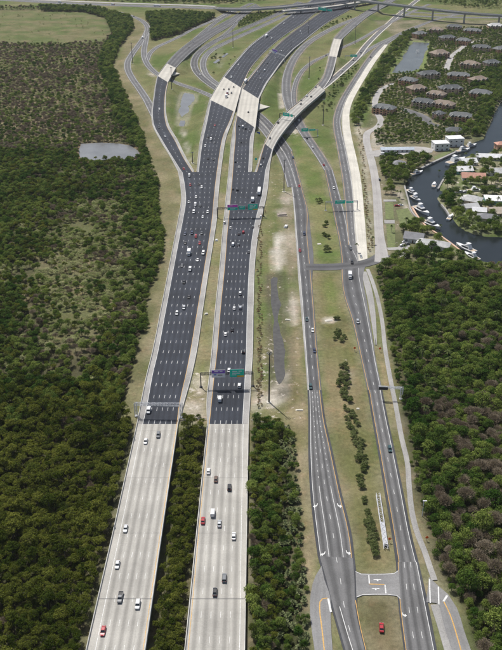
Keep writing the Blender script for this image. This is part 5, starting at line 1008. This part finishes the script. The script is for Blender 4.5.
# ------------------------------------------------------------------ vehicles
def sec(x, w, zb, zt, k=.86): return np.array([(x, -w * .9, zb), (x, -w, zb + (zt - zb) * .35), (x, -w, zb + (zt - zb) * .7), (x, -w * k, zt), (x, w * k, zt), (x, w, zb + (zt - zb) * .7), (x, w, zb + (zt - zb) * .35), (x, w * .9, zb)])
def frustum(mb, x0, x1, w0, z0, x2, x3, w1, z1): mb.add([(x0, -w0, z0), (x1, -w0, z0), (x1, w0, z0), (x0, w0, z0), (x2, -w1, z1), (x3, -w1, z1), (x3, w1, z1), (x2, w1, z1)], [(3, 2, 1, 0), (4, 5, 6, 7), (0, 1, 5, 4), (1, 2, 6, 5), (2, 3, 7, 6), (3, 0, 4, 7)])
VEH = {}
def veh(kind, parts, wheels, wr, lights): VEH[kind] = (parts, wheels, wr, lights)
def mk(fn): mb = MB(); fn(mb); return mb
veh('sedan', [('body', 'paint', mk(lambda m: m.loft([sec(-2.35, .74, .38, .78), sec(-2.15, .86, .26, .94), (sec(-1.0, .92, .22, .98)), sec(.9, .92, .22, .95), sec(1.95, .87, .24, .80), sec(2.35, .72, .36, .62)]))), ('window', 'glass', mk(lambda m: frustum(m, -1.75, 1.2, .80, .95, -1.1, .35, .62, 1.42))), ('roof', 'paint', mk(lambda m: frustum(m, -1.15, .4, .65, 1.40, -1.0, .22, .56, 1.47)))], [(-1.4, .8), (1.45, .8)], .32, (2.3, -2.33, .6, .62, .78))
veh('suv', [('body', 'paint', mk(lambda m: m.loft([sec(-2.35, .84, .45, 1.0), sec(-2.2, .93, .34, 1.12), sec(-1.0, .96, .3, 1.12), sec(.9, .96, .3, 1.08), sec(2.0, .92, .32, .98), sec(2.35, .8, .45, .8)]))), ('window', 'glass', mk(lambda m: frustum(m, -2.2, 1.25, .86, 1.1, -1.95, .5, .70, 1.66))), ('roof', 'paint', mk(lambda m: frustum(m, -2.0, .55, .73, 1.64, -1.85, .35, .64, 1.73)))], [(-1.45, .85), (1.5, .85)], .37, (2.3, -2.33, .68, .8, 1.0))
veh('pickup', [('body', 'paint', mk(lambda m: (m.loft([sec(-.4, .95, .4, 1.1), sec(1.2, .96, .4, 1.1), sec(2.4, .92, .4, 1.05), sec(2.8, .84, .5, .9)]), m.box((-1.6, 0, .42), (2.4, 1.9, .35)), m.box((-1.6, .9, .77), (2.4, .1, .4)), m.box((-1.6, -.9, .77), (2.4, .1, .4)), m.box((-2.78, 0, .5), (.1, 1.9, .65))))), ('window', 'glass', mk(lambda m: frustum(m, -.42, 1.55, .88, 1.08, -.3, .95, .72, 1.66))), ('roof', 'paint', mk(lambda m: frustum(m, -.36, 1.0, .75, 1.64, -.25, .8, .66, 1.74))), ('bed_liner', 'dark_steel', mk(lambda m: m.box((-1.6, 0, .78), (2.2, 1.66, .04))))], [(-1.7, .88), (1.75, .88)], .4, (2.76, -2.82, .7, .8, .95))
veh('van', [('body', 'paint', mk(lambda m: m.loft([sec(-2.6, .92, .4, 2.0, .9), sec(-2.5, .98, .35, 2.15, .88), sec(1.1, .98, .35, 2.15, .88), sec(1.75, .96, .35, 1.35, .9), sec(2.45, .9, .4, 1.05), sec(2.6, .8, .45, .85)]))), ('window', 'glass', mk(lambda m: m.add([(1.16, -.8, 2.08), (1.16, .8, 2.08), (1.80, .84, 1.40), (1.80, -.84, 1.40), (1.05, -.8, 2.04), (1.05, .8, 2.04), (1.6, .84, 1.3), (1.6, -.84, 1.3)], [(0, 3, 2, 1), (4, 5, 6, 7), (0, 1, 5, 4), (2, 3, 7, 6), (1, 2, 6, 5), (3, 0, 4, 7)])))], [(-1.6, .86), (1.65, .86)], .36, (2.56, -2.63, .7, .8, 1.1))
veh('box truck', [('body', 'paint', mk(lambda m: m.loft([sec(1.9, 1.05, .6, 2.3, .92), sec(3.2, 1.05, .6, 2.2, .9), sec(3.7, 1.0, .6, 1.5, .9), sec(3.9, .95, .6, 1.2)]))), ('cargo_box', 'sign_white', mk(lambda m: m.box((-.9, 0, 1.0), (5.4, 2.4, 2.5)))), ('window', 'glass', mk(lambda m: frustum(m, 3.1, 3.72, .92, 1.5, 3.0, 3.3, .88, 2.15)))], [(-2.2, 1.0), (2.7, .98)], .48, (3.86, -3.62, .8, .9, 1.0))
veh('semi truck', [('body', 'paint', mk(lambda m: (m.loft([sec(3.2, 1.2, .7, 3.2, .92), sec(5.0, 1.2, .7, 3.0, .9), sec(5.3, 1.1, .7, 1.9, .9), sec(6.7, 1.0, .7, 1.7, .9), sec(6.9, .9, .7, 1.4)])))), ('trailer', 'sign_white', mk(lambda m: m.box((-3.4, 0, 1.15), (12.6, 2.55, 2.75)))), ('window', 'glass', mk(lambda m: frustum(m, 4.9, 5.36, 1.02, 1.9, 4.9, 5.1, .96, 2.85)))], [(-8.2, 1.1), (-6.9, 1.1), (3.4, 1.1), (6.0, 1.05)], .52, (6.86, -9.72, .8, 1.0, 1.0))
VMESH = {}
def part_mesh(kind, i):
    if (kind, i) not in VMESH: nm, mt, mb = VEH[kind][0][i]; VMESH[kind, i] = mb.mesh(nm, CARM['white'] if mt == 'paint' else M[mt], False)
    return VMESH[kind, i]
wm = MB(); wm.tube((0, -.12, 0), (0, .12, 0), 1.0, n=14); WHEEL = wm.mesh('wheel', M['tyre'])
for v in WHEEL.vertices: pass
lm_ = MB(); lm_.box((0, 0, -.07), (.08, .34, .15)); HEAD = lm_.mesh('headlight', M['lamp_white']); TAIL = lm_.mesh('tail_light', M['lamp_red'])
ORD = ['first', 'second', 'third', 'fourth', 'fifth', 'sixth', 'seventh', 'eighth', 'ninth', 'tenth', 'eleventh', 'twelfth', 'thirteenth', 'fourteenth', 'fifteenth', 'sixteenth', 'seventeenth', 'eighteenth', 'nineteenth', 'twentieth'] + ['twenty ' + q for q in ('first', 'second', 'third', 'fourth', 'fifth', 'sixth', 'seventh', 'eighth', 'ninth')] + ['thirtieth'] + ['thirty ' + q for q in ('first', 'second', 'third', 'fourth', 'fifth', 'sixth', 'seventh', 'eighth', 'ninth')]
def place_vehicle(kind, colour, px, py, key, direction, label, group, flat=None):
    if flat is None:
        S = ROADS[key]['smp']; z = S[:, 2].mean()
        for _ in range(5): p = at(px, py, z); i = int(np.argmin(np.hypot(S[:, 0] - p[0], S[:, 1] - p[1]))); z = S[i, 2]
        j = min(max(i, 1), len(S) - 2); t = S[j + 1, :3] - S[j - 1, :3]; 
        if direction < 0: t = -t
        rz = math.atan2(t[1], t[0]); pitch = -math.atan2(t[2], np.hypot(t[0], t[1])); p[2] = z + .015
    else: rz, z = flat; p = at(px, py, z); p[2] = max(z, ground_z(p[0], p[1])); pitch = 0
    root = empty(kind.replace(' ', '_') if kind not in ('sedan', 'suv') else {'sedan': 'car', 'suv': 'sport_utility_car'}[kind], tuple(p)); root.rotation_euler = (0, pitch, rz); tag(root, label, 'truck' if 'truck' in kind or kind == 'pickup' else 'van' if kind == 'van' else 'car', group)
    parts, wheels, wr, lights = VEH[kind]
    for i, (nm, mt, mb) in enumerate(parts):
        o = link(nm, part_mesh(kind, i), root)
        if mt == 'paint': o.material_slots[0].link = 'OBJECT'; o.material_slots[0].material = CARM[colour]
    if py > 225 or 'truck' in kind:
        for x, y in wheels:
            for s in (-1, 1): w = link('wheel', WHEEL, root); w.location = (x, y * s, wr); w.scale = (wr, 1, wr)
        xf, xb, yy, zf, zb_ = lights
        for s in (-1, 1):
            h = link('headlight', HEAD, root); h.location = (xf, yy * s, zf); h = link('tail_light', TAIL, root); h.location = (xb, yy * s, zb_)
LANE = {'bl': 'on the left bridge', 'br': 'on the right bridge', 'l1': 'on the dark left carriageway', 'r1': 'on the dark right carriageway', 'l2': 'below the left overpass slab', 'l3': 'on the left overpass slab', 'l4': 'beyond the left overpass slab', 'r2': 'below the right overpass slab', 'r3': 'on the right overpass slab', 'r4': 'beyond the right overpass slab', 'h1': 'on the flyover approach', 'h2': 'on the curved flyover', 'h3': 'on the ramp after the flyover', 'f8': 'on the left frontage road', 'g8': 'on the right frontage road', 'g9': 'on the lower frontage road', 'j1': 'on the road under the flyover', 'b1': 'on the dark left ramp', 'b3': 'on the ramp past the small overpass', 'c1': 'on the outer left ramp', 'e1': 'on the loop ramp', 'h6': 'on the far right ramp', 'k1': 'on the ramp beside the trees', 'far1': 'on the road along the top edge', 'res': 'on the residential street', 'lot': 'on the marina lot', 'm1': 'on the small loop ramp', 'c2': 'on the lower left ramp', 'far5': 'on the tall flyover', 'lot2': 'x'}
DIRN = {k: 1 for k in LANE}
for k in ('bl', 'l1', 'l2', 'l3', 'l4', 'b3'): DIRN[k] = -1
DIRN['b1'] = -1; DIRN['f8'] = 1; DIRN['f9'] = 1; DIRN['k1'] = 1; DIRN['j1'] = -1
CARS = {
 'bl': [(103.2, 632, 'red', 'sedan'), (137.8, 605.5, 'white', 'suv'), (120.3, 598.5, 'grey', 'pickup'), (117.5, 565.5, 'silver', 'sedan'), (125.6, 529.5, 'silver', 'sedan'), (145.7, 442, 'white', 'sedan'), (158.4, 435.8, 'grey', 'suv')],
 'br': [(214.9, 593, 'black', 'sedan'), (224.3, 579, 'grey', 'suv'), (233.8, 537, 'white', 'sedan'), (219.4, 524.5, 'silver', 'sedan'), (203, 521.5, 'red', 'sedan'), (212.7, 514, 'white', 'van'), (229.4, 488.4, 'black', 'suv'), (215.9, 480, 'brown', 'sedan'), (208.5, 472, 'white', 'sedan')],
 'l1': [(148.8, 411.6, 'white', 'van'), (176.9, 314, 'white', 'suv'), (184, 308.4, 'silver', 'suv'), (188.9, 297.4, 'black', 'sedan'), (184, 282.8, 'black', 'suv'), (190, 270.2, 'white', 'van'), (182, 266, 'grey', 'sedan'), (197.6, 260.6, 'white', 'sedan'), (189, 254.4, 'white', 'box truck'), (203.3, 254, 'white', 'van'), (199.7, 243.8, 'red', 'sedan'), (185.3, 243.4, 'black', 'sedan'), (195.9, 237.2, 'red', 'suv'), (185, 234.4, 'dark blue', 'sedan'), (192, 233.7, 'dark blue', 'suv'), (201.7, 233.7, 'grey', 'sedan'), (202.7, 217.2, 'silver', 'sedan'), (193.7, 212.8, 'white', 'van'), (207.6, 212.8, 'white', 'suv'), (200, 206.2, 'grey', 'suv'), (195.3, 205.4, 'white', 'van'), (188.7, 202.3, 'silver', 'sedan'), (196, 197.9, 'white', 'suv'), (201.7, 187.9, 'white', 'suv'), (190.3, 185.4, 'red', 'sedan'), (198.7, 184.4, 'black', 'sedan'), (189.3, 176.4, 'white', 'van')],
 'r1': [(219.9, 400, 'white', 'van'), (239.4, 386.4, 'white', 'suv'), (229, 371, 'white', 'sedan'), (243.4, 352.2, 'black', 'suv'), (225.5, 334.9, 'white', 'sedan'), (232.2, 330.3, 'black', 'sedan'), (234.2, 308.9, 'white', 'sedan'), (240.4, 308.4, 'silver', 'suv'), (240.2, 294, 'white', 'suv'), (248.8, 252.2, 'grey', 'sedan'), (233, 245.2, 'white', 'van'), (238.4, 245.1, 'grey', 'sedan'), (239, 234.5, 'black', 'sedan'), (243.4, 232.8, 'red', 'suv'), (230.5, 228.2, 'white', 'sedan'), (252.8, 227.2, 'grey', 'sedan'), (224.4, 223.2, 'white', 'suv'), (261, 217, 'white', 'sedan'), (252.6, 201.3, 'red', 'box truck'), (259.2, 192, 'white', 'semi truck'), (237.3, 190.4, 'black', 'suv'), (232.9, 189.4, 'black', 'sedan')],
 'l2': [(213.5, 159.6, 'black', 'sedan'), (207.9, 159, 'black', 'suv'), (205.3, 146.6, 'white', 'suv'), (214.3, 143, 'grey', 'sedan'), (210.9, 140.1, 'white', 'van'), (207.9, 137.1, 'black', 'sedan'), (214.9, 125.7, 'red', 'sedan')],
 'l3': [(226.4, 97.6, 'white', 'box truck'), (227.4, 94.2, 'red', 'box truck'), (231.4, 93.5, 'grey', 'suv'), (223.8, 89.8, 'black', 'sedan'), (228.8, 89.8, 'black', 'suv'), (233.6, 87.3, 'black', 'sedan')],
 'l4': [(231.4, 77.9, 'white', 'van'), (238.4, 64.9, 'white', 'sedan'), (252.3, 51, 'grey', 'sedan'), (271.6, 38.6, 'white', 'van'), (266, 37.3, 'white', 'semi truck'), (284, 24.1, 'white', 'van'), (293.3, 18.1, 'white', 'suv')],
 'r2': [(239, 167.3, 'white', 'sedan'), (235.4, 162.3, 'black', 'suv'), (241.4, 142.3, 'black', 'sedan'), (249.7, 131.7, 'grey', 'sedan'), (245.7, 129.1, 'black', 'suv'), (242.7, 127.4, 'white', 'van'), (238.8, 126.2, 'black', 'sedan')],
 'r3': [(248.3, 112.5, 'black', 'sedan')],
 'r4': [(245.9, 82, 'white', 'semi truck'), (260.3, 79.2, 'white', 'suv'), (259.3, 74, 'black', 'sedan'), (257.8, 72, 'white', 'sedan'), (264.7, 70.9, 'white', 'van'), (267.6, 63.5, 'black', 'suv'), (275.2, 58.6, 'white', 'sedan'), (281.4, 51.6, 'white', 'suv'), (301.7, 33.9, 'white', 'sedan'), (300.5, 32.2, 'white', 'van'), (308.5, 26, 'white', 'sedan')],
 'h1': [(260.9, 165.6, 'white', 'suv'), (263.3, 158.3, 'black', 'sedan')], 'h2': [(270, 138.3, 'grey', 'sedan'), (278.2, 123, 'black', 'suv'), (300.9, 104.3, 'black', 'sedan'), (301.2, 100.8, 'grey', 'sedan'), (311.2, 97, 'black', 'suv'), (306.8, 96.6, 'white', 'van'), (315.8, 87.6, 'dark blue', 'sedan')],
 'f8': [(310.5, 387.6, 'teal', 'suv'), (314.5, 351.2, 'dark blue', 'sedan'), (312.7, 330.9, 'white', 'sedan'), (306.7, 319.9, 'teal', 'sedan'), (299.9, 251, 'red', 'sedan'), (304.3, 234.4, 'dark blue', 'suv'), (299.3, 186.4, 'red', 'sedan'), (293, 158.3, 'dark blue', 'suv')],
 'g8': [(357.7, 322.4, 'silver', 'suv'), (350, 277.4, 'white', 'box truck'), (352, 263, 'black', 'suv'), (361, 257, 'silver', 'sedan'), (350.7, 249.1, 'grey', 'suv'), (333.8, 188.8, 'white', 'suv')], 'g9': [(389.8, 450, 'teal', 'suv')],
 'j1': [(323.7, 165.3, 'red', 'sedan'), (312.6, 147.6, 'white', 'sedan'), (306.8, 138.7, 'black', 'suv'), (298.8, 121.2, 'white', 'van')], 'b1': [(183.7, 169.3, 'red', 'sedan'), (165, 136.7, 'silver', 'sedan'), (158.8, 127.7, 'grey', 'suv'), (159.4, 109.3, 'white', 'sedan')], 'b3': [(188.6, 48, 'black', 'suv'), (193.5, 43, 'dark blue', 'suv')],
 'c1': [(142.6, 38.6, 'white', 'box truck'), (133.9, 16.7, 'black', 'suv')], 'e1': [(200, 75.2, 'white', 'suv')], 'h6': [(342, 71, 'white', 'suv'), (353.4, 60.6, 'black', 'sedan'), (361, 53, 'dark blue', 'suv')], 'k1': [(370.6, 57.4, 'black', 'suv')], 'm1': [(325.6, 55.9, 'black', 'suv')],
 'far1': [(60, 2.8, 'white', 'box truck'), (113, 5, 'red', 'box truck'), (158, 6.6, 'white', 'semi truck')], 'res': [(379.5, 180, 'grey', 'suv')], 'lot': [(383, 154.6, 'white', 'van'), (386.8, 155.6, 'white', 'suv'), (392, 155, 'black', 'suv'), (395.6, 155.6, 'dark blue', 'sedan'), (399.4, 155.2, 'black', 'suv')],
}
for key, L in CARS.items():
    for i, (a, b, c, k) in enumerate(sorted(L, key=lambda q: -q[1])):
        kn = {'sedan': 'car', 'suv': 'SUV', 'van': 'van', 'pickup': 'pickup truck'}.get(k, k)
        lb = '%s %s %s' % (c, kn, LANE[key]) + (', %s vehicle from the bottom' % ORD[i] if len(L) > 1 else '')
        place_vehicle(k, c, a, b, key, DIRN[key], lb, 'vehicles ' + LANE[key])
place_vehicle('sedan', 'red', 381.5, 628.5, None, 1, 'red car standing alone on the median grass at the bottom', 'parked cars', (1.45, 0.05))
for a, b, c, k, r_, lb in ((404.5, 242, 'white', 'sedan', .6, 'white car parked left of the grey roofed waterfront house'), (407.5, 244.5, 'grey', 'suv', .6, 'grey SUV parked by the waterfront house driveway'), (402, 246, 'silver', 'suv', .8, 'silver SUV nearest the street on the waterfront driveway'), (397, 206.2, 'red', 'sedan', 0, 'red car parked beside the canal wall'), (400.6, 205.6, 'white', 'sedan', 0, 'white car parked beside the canal wall')):
    place_vehicle(k, c, a, b, None, 1, lb, 'parked cars', (r_, .06))

# ------------------------------------------------------------------ houses
for nm, c in (('wall_white', (.68, .68, .66)), ('wall_cream', (.55, .48, .38)), ('wall_teal', (.25, .50, .50)), ('wall_orange', (.62, .37, .24)), ('wall_brick', (.54, .37, .27)), ('wall_pink', (.64, .48, .38)), ('roof_grey', (.22, .22, .23)), ('roof_dark', (.10, .108, .112)), ('roof_slate', (.14, .148, .15)), ('roof_pale', (.48, .48, .47)), ('roof_white', (.70, .70, .70)), ('roof_blue', (.50, .56, .62)), ('roof_salmon', (.50, .27, .20)), ('roof_beige', (.45, .39, .31)), ('roof_tan', (.24, .19, .15)), ('trim', (.72, .70, .66)), ('door_wood', (.12, .07, .04)), ('lawn', (.125, .15, .05))): M[nm] = plain(nm, c, .85, .32 if nm == 'lawn' else .16, .35)
def house(name, px, py, w, d, h, yaw, wall, roof, kind, label, cat, storeys=1, gables=0):
    p = at(px, py, 0); z = max(-.3, ground_z(p[0], p[1])); root = empty(name, (p[0], p[1], z), math.radians(yaw)); tag(root, label, cat)
    mb = MB(); mb.box((0, 0, -1), (w, d, h + 1)); mb.build('wall', M[wall], root); o = .6; rh = min(w, d) * .28
    X, Y = w / 2 + o, d / 2 + o; mb = MB()
    if kind == 'flat':
        mb.box((0, 0, h + .003), (w + .5, d + .5, .5))
    elif kind == 'hip':
        k = max(0.3, X - Y * .9); mb.add([(-X, -Y, h), (X, -Y, h), (X, Y, h), (-X, Y, h), (-k, 0, h + rh), (k, 0, h + rh), (-X, -Y, h - .25), (X, -Y, h - .25), (X, Y, h - .25), (-X, Y, h - .25)], [(0, 1, 5, 4), (1, 2, 5), (2, 3, 4, 5), (3, 0, 4), (9, 8, 7, 6), (6, 7, 1, 0), (7, 8, 2, 1), (8, 9, 3, 2), (9, 6, 0, 3)])
    else:
        mb.add([(-X, -Y, h), (X, -Y, h), (X, Y, h), (-X, Y, h), (-X, 0, h + rh), (X, 0, h + rh), (-X, -Y, h - .25), (X, -Y, h - .25), (X, Y, h - .25), (-X, Y, h - .25)], [(0, 1, 5, 4), (1, 2, 5), (2, 3, 4, 5), (3, 0, 4), (9, 8, 7, 6), (6, 7, 1, 0), (7, 8, 2, 1), (8, 9, 3, 2), (9, 6, 0, 3)])
    rf = mb.build('roof', M[roof], root); sh = h / storeys; n = max(2, int(w / 4.5))
    for s in range(storeys):
        for i in range(n):
            x = -w / 2 + w * (i + .5) / n; mb = MB()
            if s == 0 and i == n // 2: mb.box((x, -d / 2 - .03, 0), (1.1, .1, 2.1)); mb.build('door', M['door_wood'], root); continue
            mb.box((x, -d / 2 - .03, s * sh + .9), (1.7, .1, 1.3)); mb.build('window', M['glass'], root)
        for sx_ in (-1, 1): mb = MB(); mb.box((sx_ * (w / 2 + .03), 0, s * sh + .9), (.1, 1.6, 1.3)); mb.build('window', M['glass'], root)
    for g in range(gables):          # projecting gabled bays
        x = -w / 2 + w * (g + .5) / gables; bw = w / gables * .52; mb = MB(); mb.box((x, -d / 2 - 1.1, -1), (bw, 2.2, h + .6)); bay = mb.build('bay', M[wall], root)
        mb = MB(); b2 = bw / 2 + .5; y0, y1 = -d / 2 - 2.7, -d * .12; zt = h + b2 * .75; mb.add([(x - b2, y0, h - .45), (x + b2, y0, h - .45), (x, y0, zt), (x - b2, y1, h - .45), (x + b2, y1, h - .45), (x, y1, zt)], [(0, 2, 5, 3), (2, 1, 4, 5), (0, 1, 2), (5, 4, 3), (0, 3, 4, 1)]); mb.build('bay_roof', M[roof], bay)
        mb = MB()
        for sg in (-1, 1):
            a_, b_ = np.array((x + sg * (b2 + .1), y0 - .08, h - .5)), np.array((x, y0 - .08, zt + .05)); mb.tube(a_, b_, .28, n=4)
        mb.build('gable_trim', M['trim'], bay)
        for s in range(storeys): mb = MB(); mb.box((x, -d / 2 - 2.23, s * sh + .9), (bw * .5, .1, 1.4)); mb.build('window', M['glass'], bay)
    return root
for i, (a, b, w, d, yw, lb) in enumerate(CONDO):
    house('apartment_house', a, b, w * .86, d * .9, 7.2, yw * 1.7, ('wall_orange', 'wall_brick', 'wall_pink')[i % 3] if i != 23 else 'wall_pink', 'roof_pale' if i == 4 else ('roof_slate', 'roof_tan', 'roof_dark')[i % 3], 'hip', 'estate apartment house, ' + lb, 'house', 3, 3 if w > 25 else 2)
for a, b, w, d, h, yw, wl_, rf, kd, lb in HOUSE: house('house', a, b, w * (1.22 if a > 458 else 1.1), d * (1.22 if a > 458 else 1.1), h, yw, wl_, rf, kd, lb, 'house', 2 if h > 6 else 1)

# ------------------------------------------------------------------ boats, fountain, seawalls
M['hull'] = plain('hull', (.78, .78, .77), .3, .05, coat=.4) if True else None; M['teak'] = plain('teak', (.45, .36, .26), .6, .15)
def boat(label, px, py, L, yaw, z=-1.0, fly=True):
    p = at(px, py, z); root = empty('motor_yacht', tuple(p), math.radians(yaw)); tag(root, label, 'boat', 'moored boats'); B = L * .29; H = L * .11; root.location.z = z - .25
    prof = [(-.5, .86), (-.3, .98), (0, 1.0), (.2, .86), (.36, .54), (.46, .2), (.5, .03)]; secs = []
    for x, k in prof: b = B / 2 * k; sh = H * (1 + max(0, x) * .9); secs.append(np.array([(x * L, -b * .55, -.3), (x * L, -b, sh), (x * L, b, sh), (x * L, b * .55, -.3)]))
    mb = MB(); mb.loft(secs); mb.build('hull', M['hull'], root)
    mb = MB(); mb.box((-L * .36, 0, H + .02), (L * .24, B * .78, .05)); mb.build('deck', M['teak'], root)
    mb = MB(); frustum(mb, -L * .26, L * .2, B * .38, H, -L * .22, L * .06, B * .31, H + L * .1); cb = mb.build('cabin', M['hull'], root)
    mb = MB(); frustum(mb, -L * .2, L * .185, B * .385, H + L * .03, -L * .19, L * .11, B * .345, H + L * .075); mb.build('window', M['glass'], cb)
    if fly:
        mb = MB(); frustum(mb, -L * .22, L * .02, B * .3, H + L * .1, -L * .2, -L * .04, B * .27, H + L * .15); mb.build('flybridge', M['hull'], cb)
        mb = MB(); mb.box((-L * .12, 0, H + L * .21), (L * .16, B * .55, .12))
        for q in (-1, 1): mb.tube((-L * .18, q * B * .24, H + L * .14), (-L * .18, q * B * .24, H + L * .22), .06, n=5); mb.tube((-L * .06, q * B * .24, H + L * .14), (-L * .06, q * B * .24, H + L * .22), .06, n=5)
        mb.build('hardtop', M['hull'], cb)
for a, b, L, yw, lb in ((417, 174, 13, 38, 'white and blue cruiser moored below the leafy bank'), (412, 193.5, 13, -62, 'white yacht at the wall, second from the bank trees'), (415.5, 199.5, 12, -65, 'long white yacht at the canal wall behind another'), (421.5, 212, 18, -66, 'largest white yacht at the red edged canal wall'), (431.5, 226, 17, -56, 'white yacht at the wall next to the waterfront house'), (465.5, 249.5, 16, 125, 'white yacht at the lower bank by the big tree'), (471.5, 257.4, 13, 120, 'white boat closest to the right wood'), (434, 185.6, 11, 75, 'white motorboat lying free in mid canal'), (450.3, 218, 11, 62, 'white cruiser at the peninsula tip dock'), (456, 163, 22, 38, 'long white vessel along the peninsula wall'), (463, 151.4, 15, 30, 'white boat in front of the white waterfront block'), (470.5, 146.8, 14, 32, 'white boat at the far end of the waterfront dock'), (475.5, 191.4, 13, 4, 'white boat in the narrow side canal'), (460.5, 192.4, 9, 10, 'small boat at the mouth of the side canal')):
    boat(lb, a, b, L * 1.2, yw, fly=L > 11)
def seawall(label, pts, h=1.7, w=1.4, mat='concrete_shoulder', z=-1.2, name='seawall'):
    P = hermite(np.array([at(x, y, 0) for x, y in pts]), 4.0); P[:, 2] = z; wall_along(name, P, h, w, M[mat], label, 'wall', top=.95, drop=1)
seawall('pale sea wall with walkway along the left canal bank', [(404.5, 186), (408, 199), (413, 213.5), (419, 220)]); seawall('red edged dock walkway by the largest yachts', [(412, 207), (416.4, 214.6), (426.5, 226.5), (439, 235), (455, 246.5), (463, 253)], 1.75, 1.6, 'wall_brick', -1.3, 'dock')
seawall('grey sea wall in front of the lawn by the white block', [(421, 168.4), (434, 162), (445, 157), (456, 152)], 1.8, 2.6); seawall('pale wall along the peninsula tip', [(438, 189), (444.6, 178), (450, 171.5)], 1.7, 1.6); seawall('pale wall beside the cruiser at the peninsula', [(441.4, 204.4), (447, 211.4), (450, 217)], 1.7, 1.4)
p = at(417.5, 53, -.8); root = empty('fountain', tuple(p)); tag(root, 'white fountain spraying in the middle of the lake', 'fountain'); mb = MB(); mb.tube((0, 0, -.2), (0, 0, .5), 1.2, .8, 10); mb.build('nozzle', M['steel'], root)
mb = MB(); r = np.random.default_rng(3); n = 520; t = r.uniform(0, 1, n); a = r.uniform(0, 2 * PI, n); v = r.uniform(.5, 1, n); c = np.stack([np.cos(a) * 4.2 * t * v, np.sin(a) * 4.2 * t * v, (1 - (1.7 * t - .85) ** 2 / .72) * 5.5 * v], 1); c[:, 2] = np.maximum(c[:, 2], 0); leaves(mb, c, r.normal(size=(n, 3)), .4, .3, r); mb.build('spray', M['sign_white'], root)
for i, pl in enumerate(([(385, 202), (393, 202), (394, 219), (385.5, 219)], [(386, 224), (395, 224), (395.5, 249), (388, 249)], [(396, 210), (408, 208), (418, 226), (400, 224)], [(433, 157), (452, 148.5), (454, 151), (436, 160)], [(431, 252), (446, 254), (452, 258), (440, 262), (428, 261)])):
    o = sheet_poly('lawn', pl, .12, M['lawn']); tag(o, kind='structure')
for i, pl in enumerate(([(383.5, 199.6), (396, 199.6), (396.4, 201.4), (383.5, 201.6)], [(384, 220), (394.6, 220), (394.8, 223.4), (384.6, 223.4)], [(386.6, 247.6), (398, 247), (405, 240), (410, 246), (407, 258), (400, 257), (398, 250), (388, 250)])):
    o = sheet_poly('driveway', pl, .14, M['concrete_shoulder']); tag(o, kind='structure')
# debris and bags on the dirt beside the highway
def slab_stack(label, px, py, w, d, h, mat, rz=0):
    p = at(px, py, .05); z = ground_z(p[0], p[1]); root = empty('material_pile', (p[0], p[1], z), rz); tag(root, label, 'pile')
    for k in range(3): mb = MB(); mb.box((random.uniform(-.1, .1) * w, random.uniform(-.1, .1) * d, h * k / 3 + (.004 * k)), (w * (1 - .12 * k), d * (1 - .12 * k), h / 3 - .02), random.uniform(-.1, .1)); mb.build('slab', M[mat], root)
for a, b, w, d, h, mt, lb in ((206.4, 314, 2, 1.8, .9, 'concrete_new', 'white block on the grass between the two carriageways'), (287.8, 319.6, 3.4, 1.6, .5, 'concrete_new', 'white slab pile left of the left frontage road'), (300, 410, 4, 1.2, .4, 'concrete_new', 'white slab on the dry grass left of the frontage road'), (286, 227, 2.4, 4.5, 1.6, 'sign_white', 'white skip on the dirt beside the dry ditch'), (282, 215, 8, 6, 1.4, 'rubble', 'dark rubble heap on the dirt left of the frontage road'), (329, 320.4, 4.6, 2.4, .3, 'concrete_new', 'white debris patch in the frontage median'), (216.5, 240.5, 2, 2, 1.2, 'sign_white', 'small white cabinet on the highway median'), (358, 408.6, 1.6, 1.2, .4, 'concrete_new', 'white stone in the frontage median'), (319.6, 244, 3, 2.4, .3, 'concrete_new', 'white debris by the upper median bushes')):
    slab_stack(lb, a, b, w, d, h, mt, random.uniform(-.3, .3))

# ------------------------------------------------------------------ air
HZ = MB(); HZ.box((0, 1150, -14), (5200, 3300, 276)); hz = HZ.build('haze', M['steel']); hz.data.materials.clear(); tag(hz, kind='stuff')
hm = bpy.data.materials.new('haze'); hm.use_nodes = True; hn = hm.node_tree; hn.nodes.remove(hn.nodes['Principled BSDF']); pv = hn.nodes.new('ShaderNodeVolumePrincipled')
pv.inputs['Color'].default_value = (.93, .96, 1, 1); pv.inputs['Density'].default_value = .00003; pv.inputs['Anisotropy'].default_value = .2; hn.links.new(pv.outputs[0], hn.nodes['Material Output'].inputs['Volume']); hz.data.materials.append(hm)
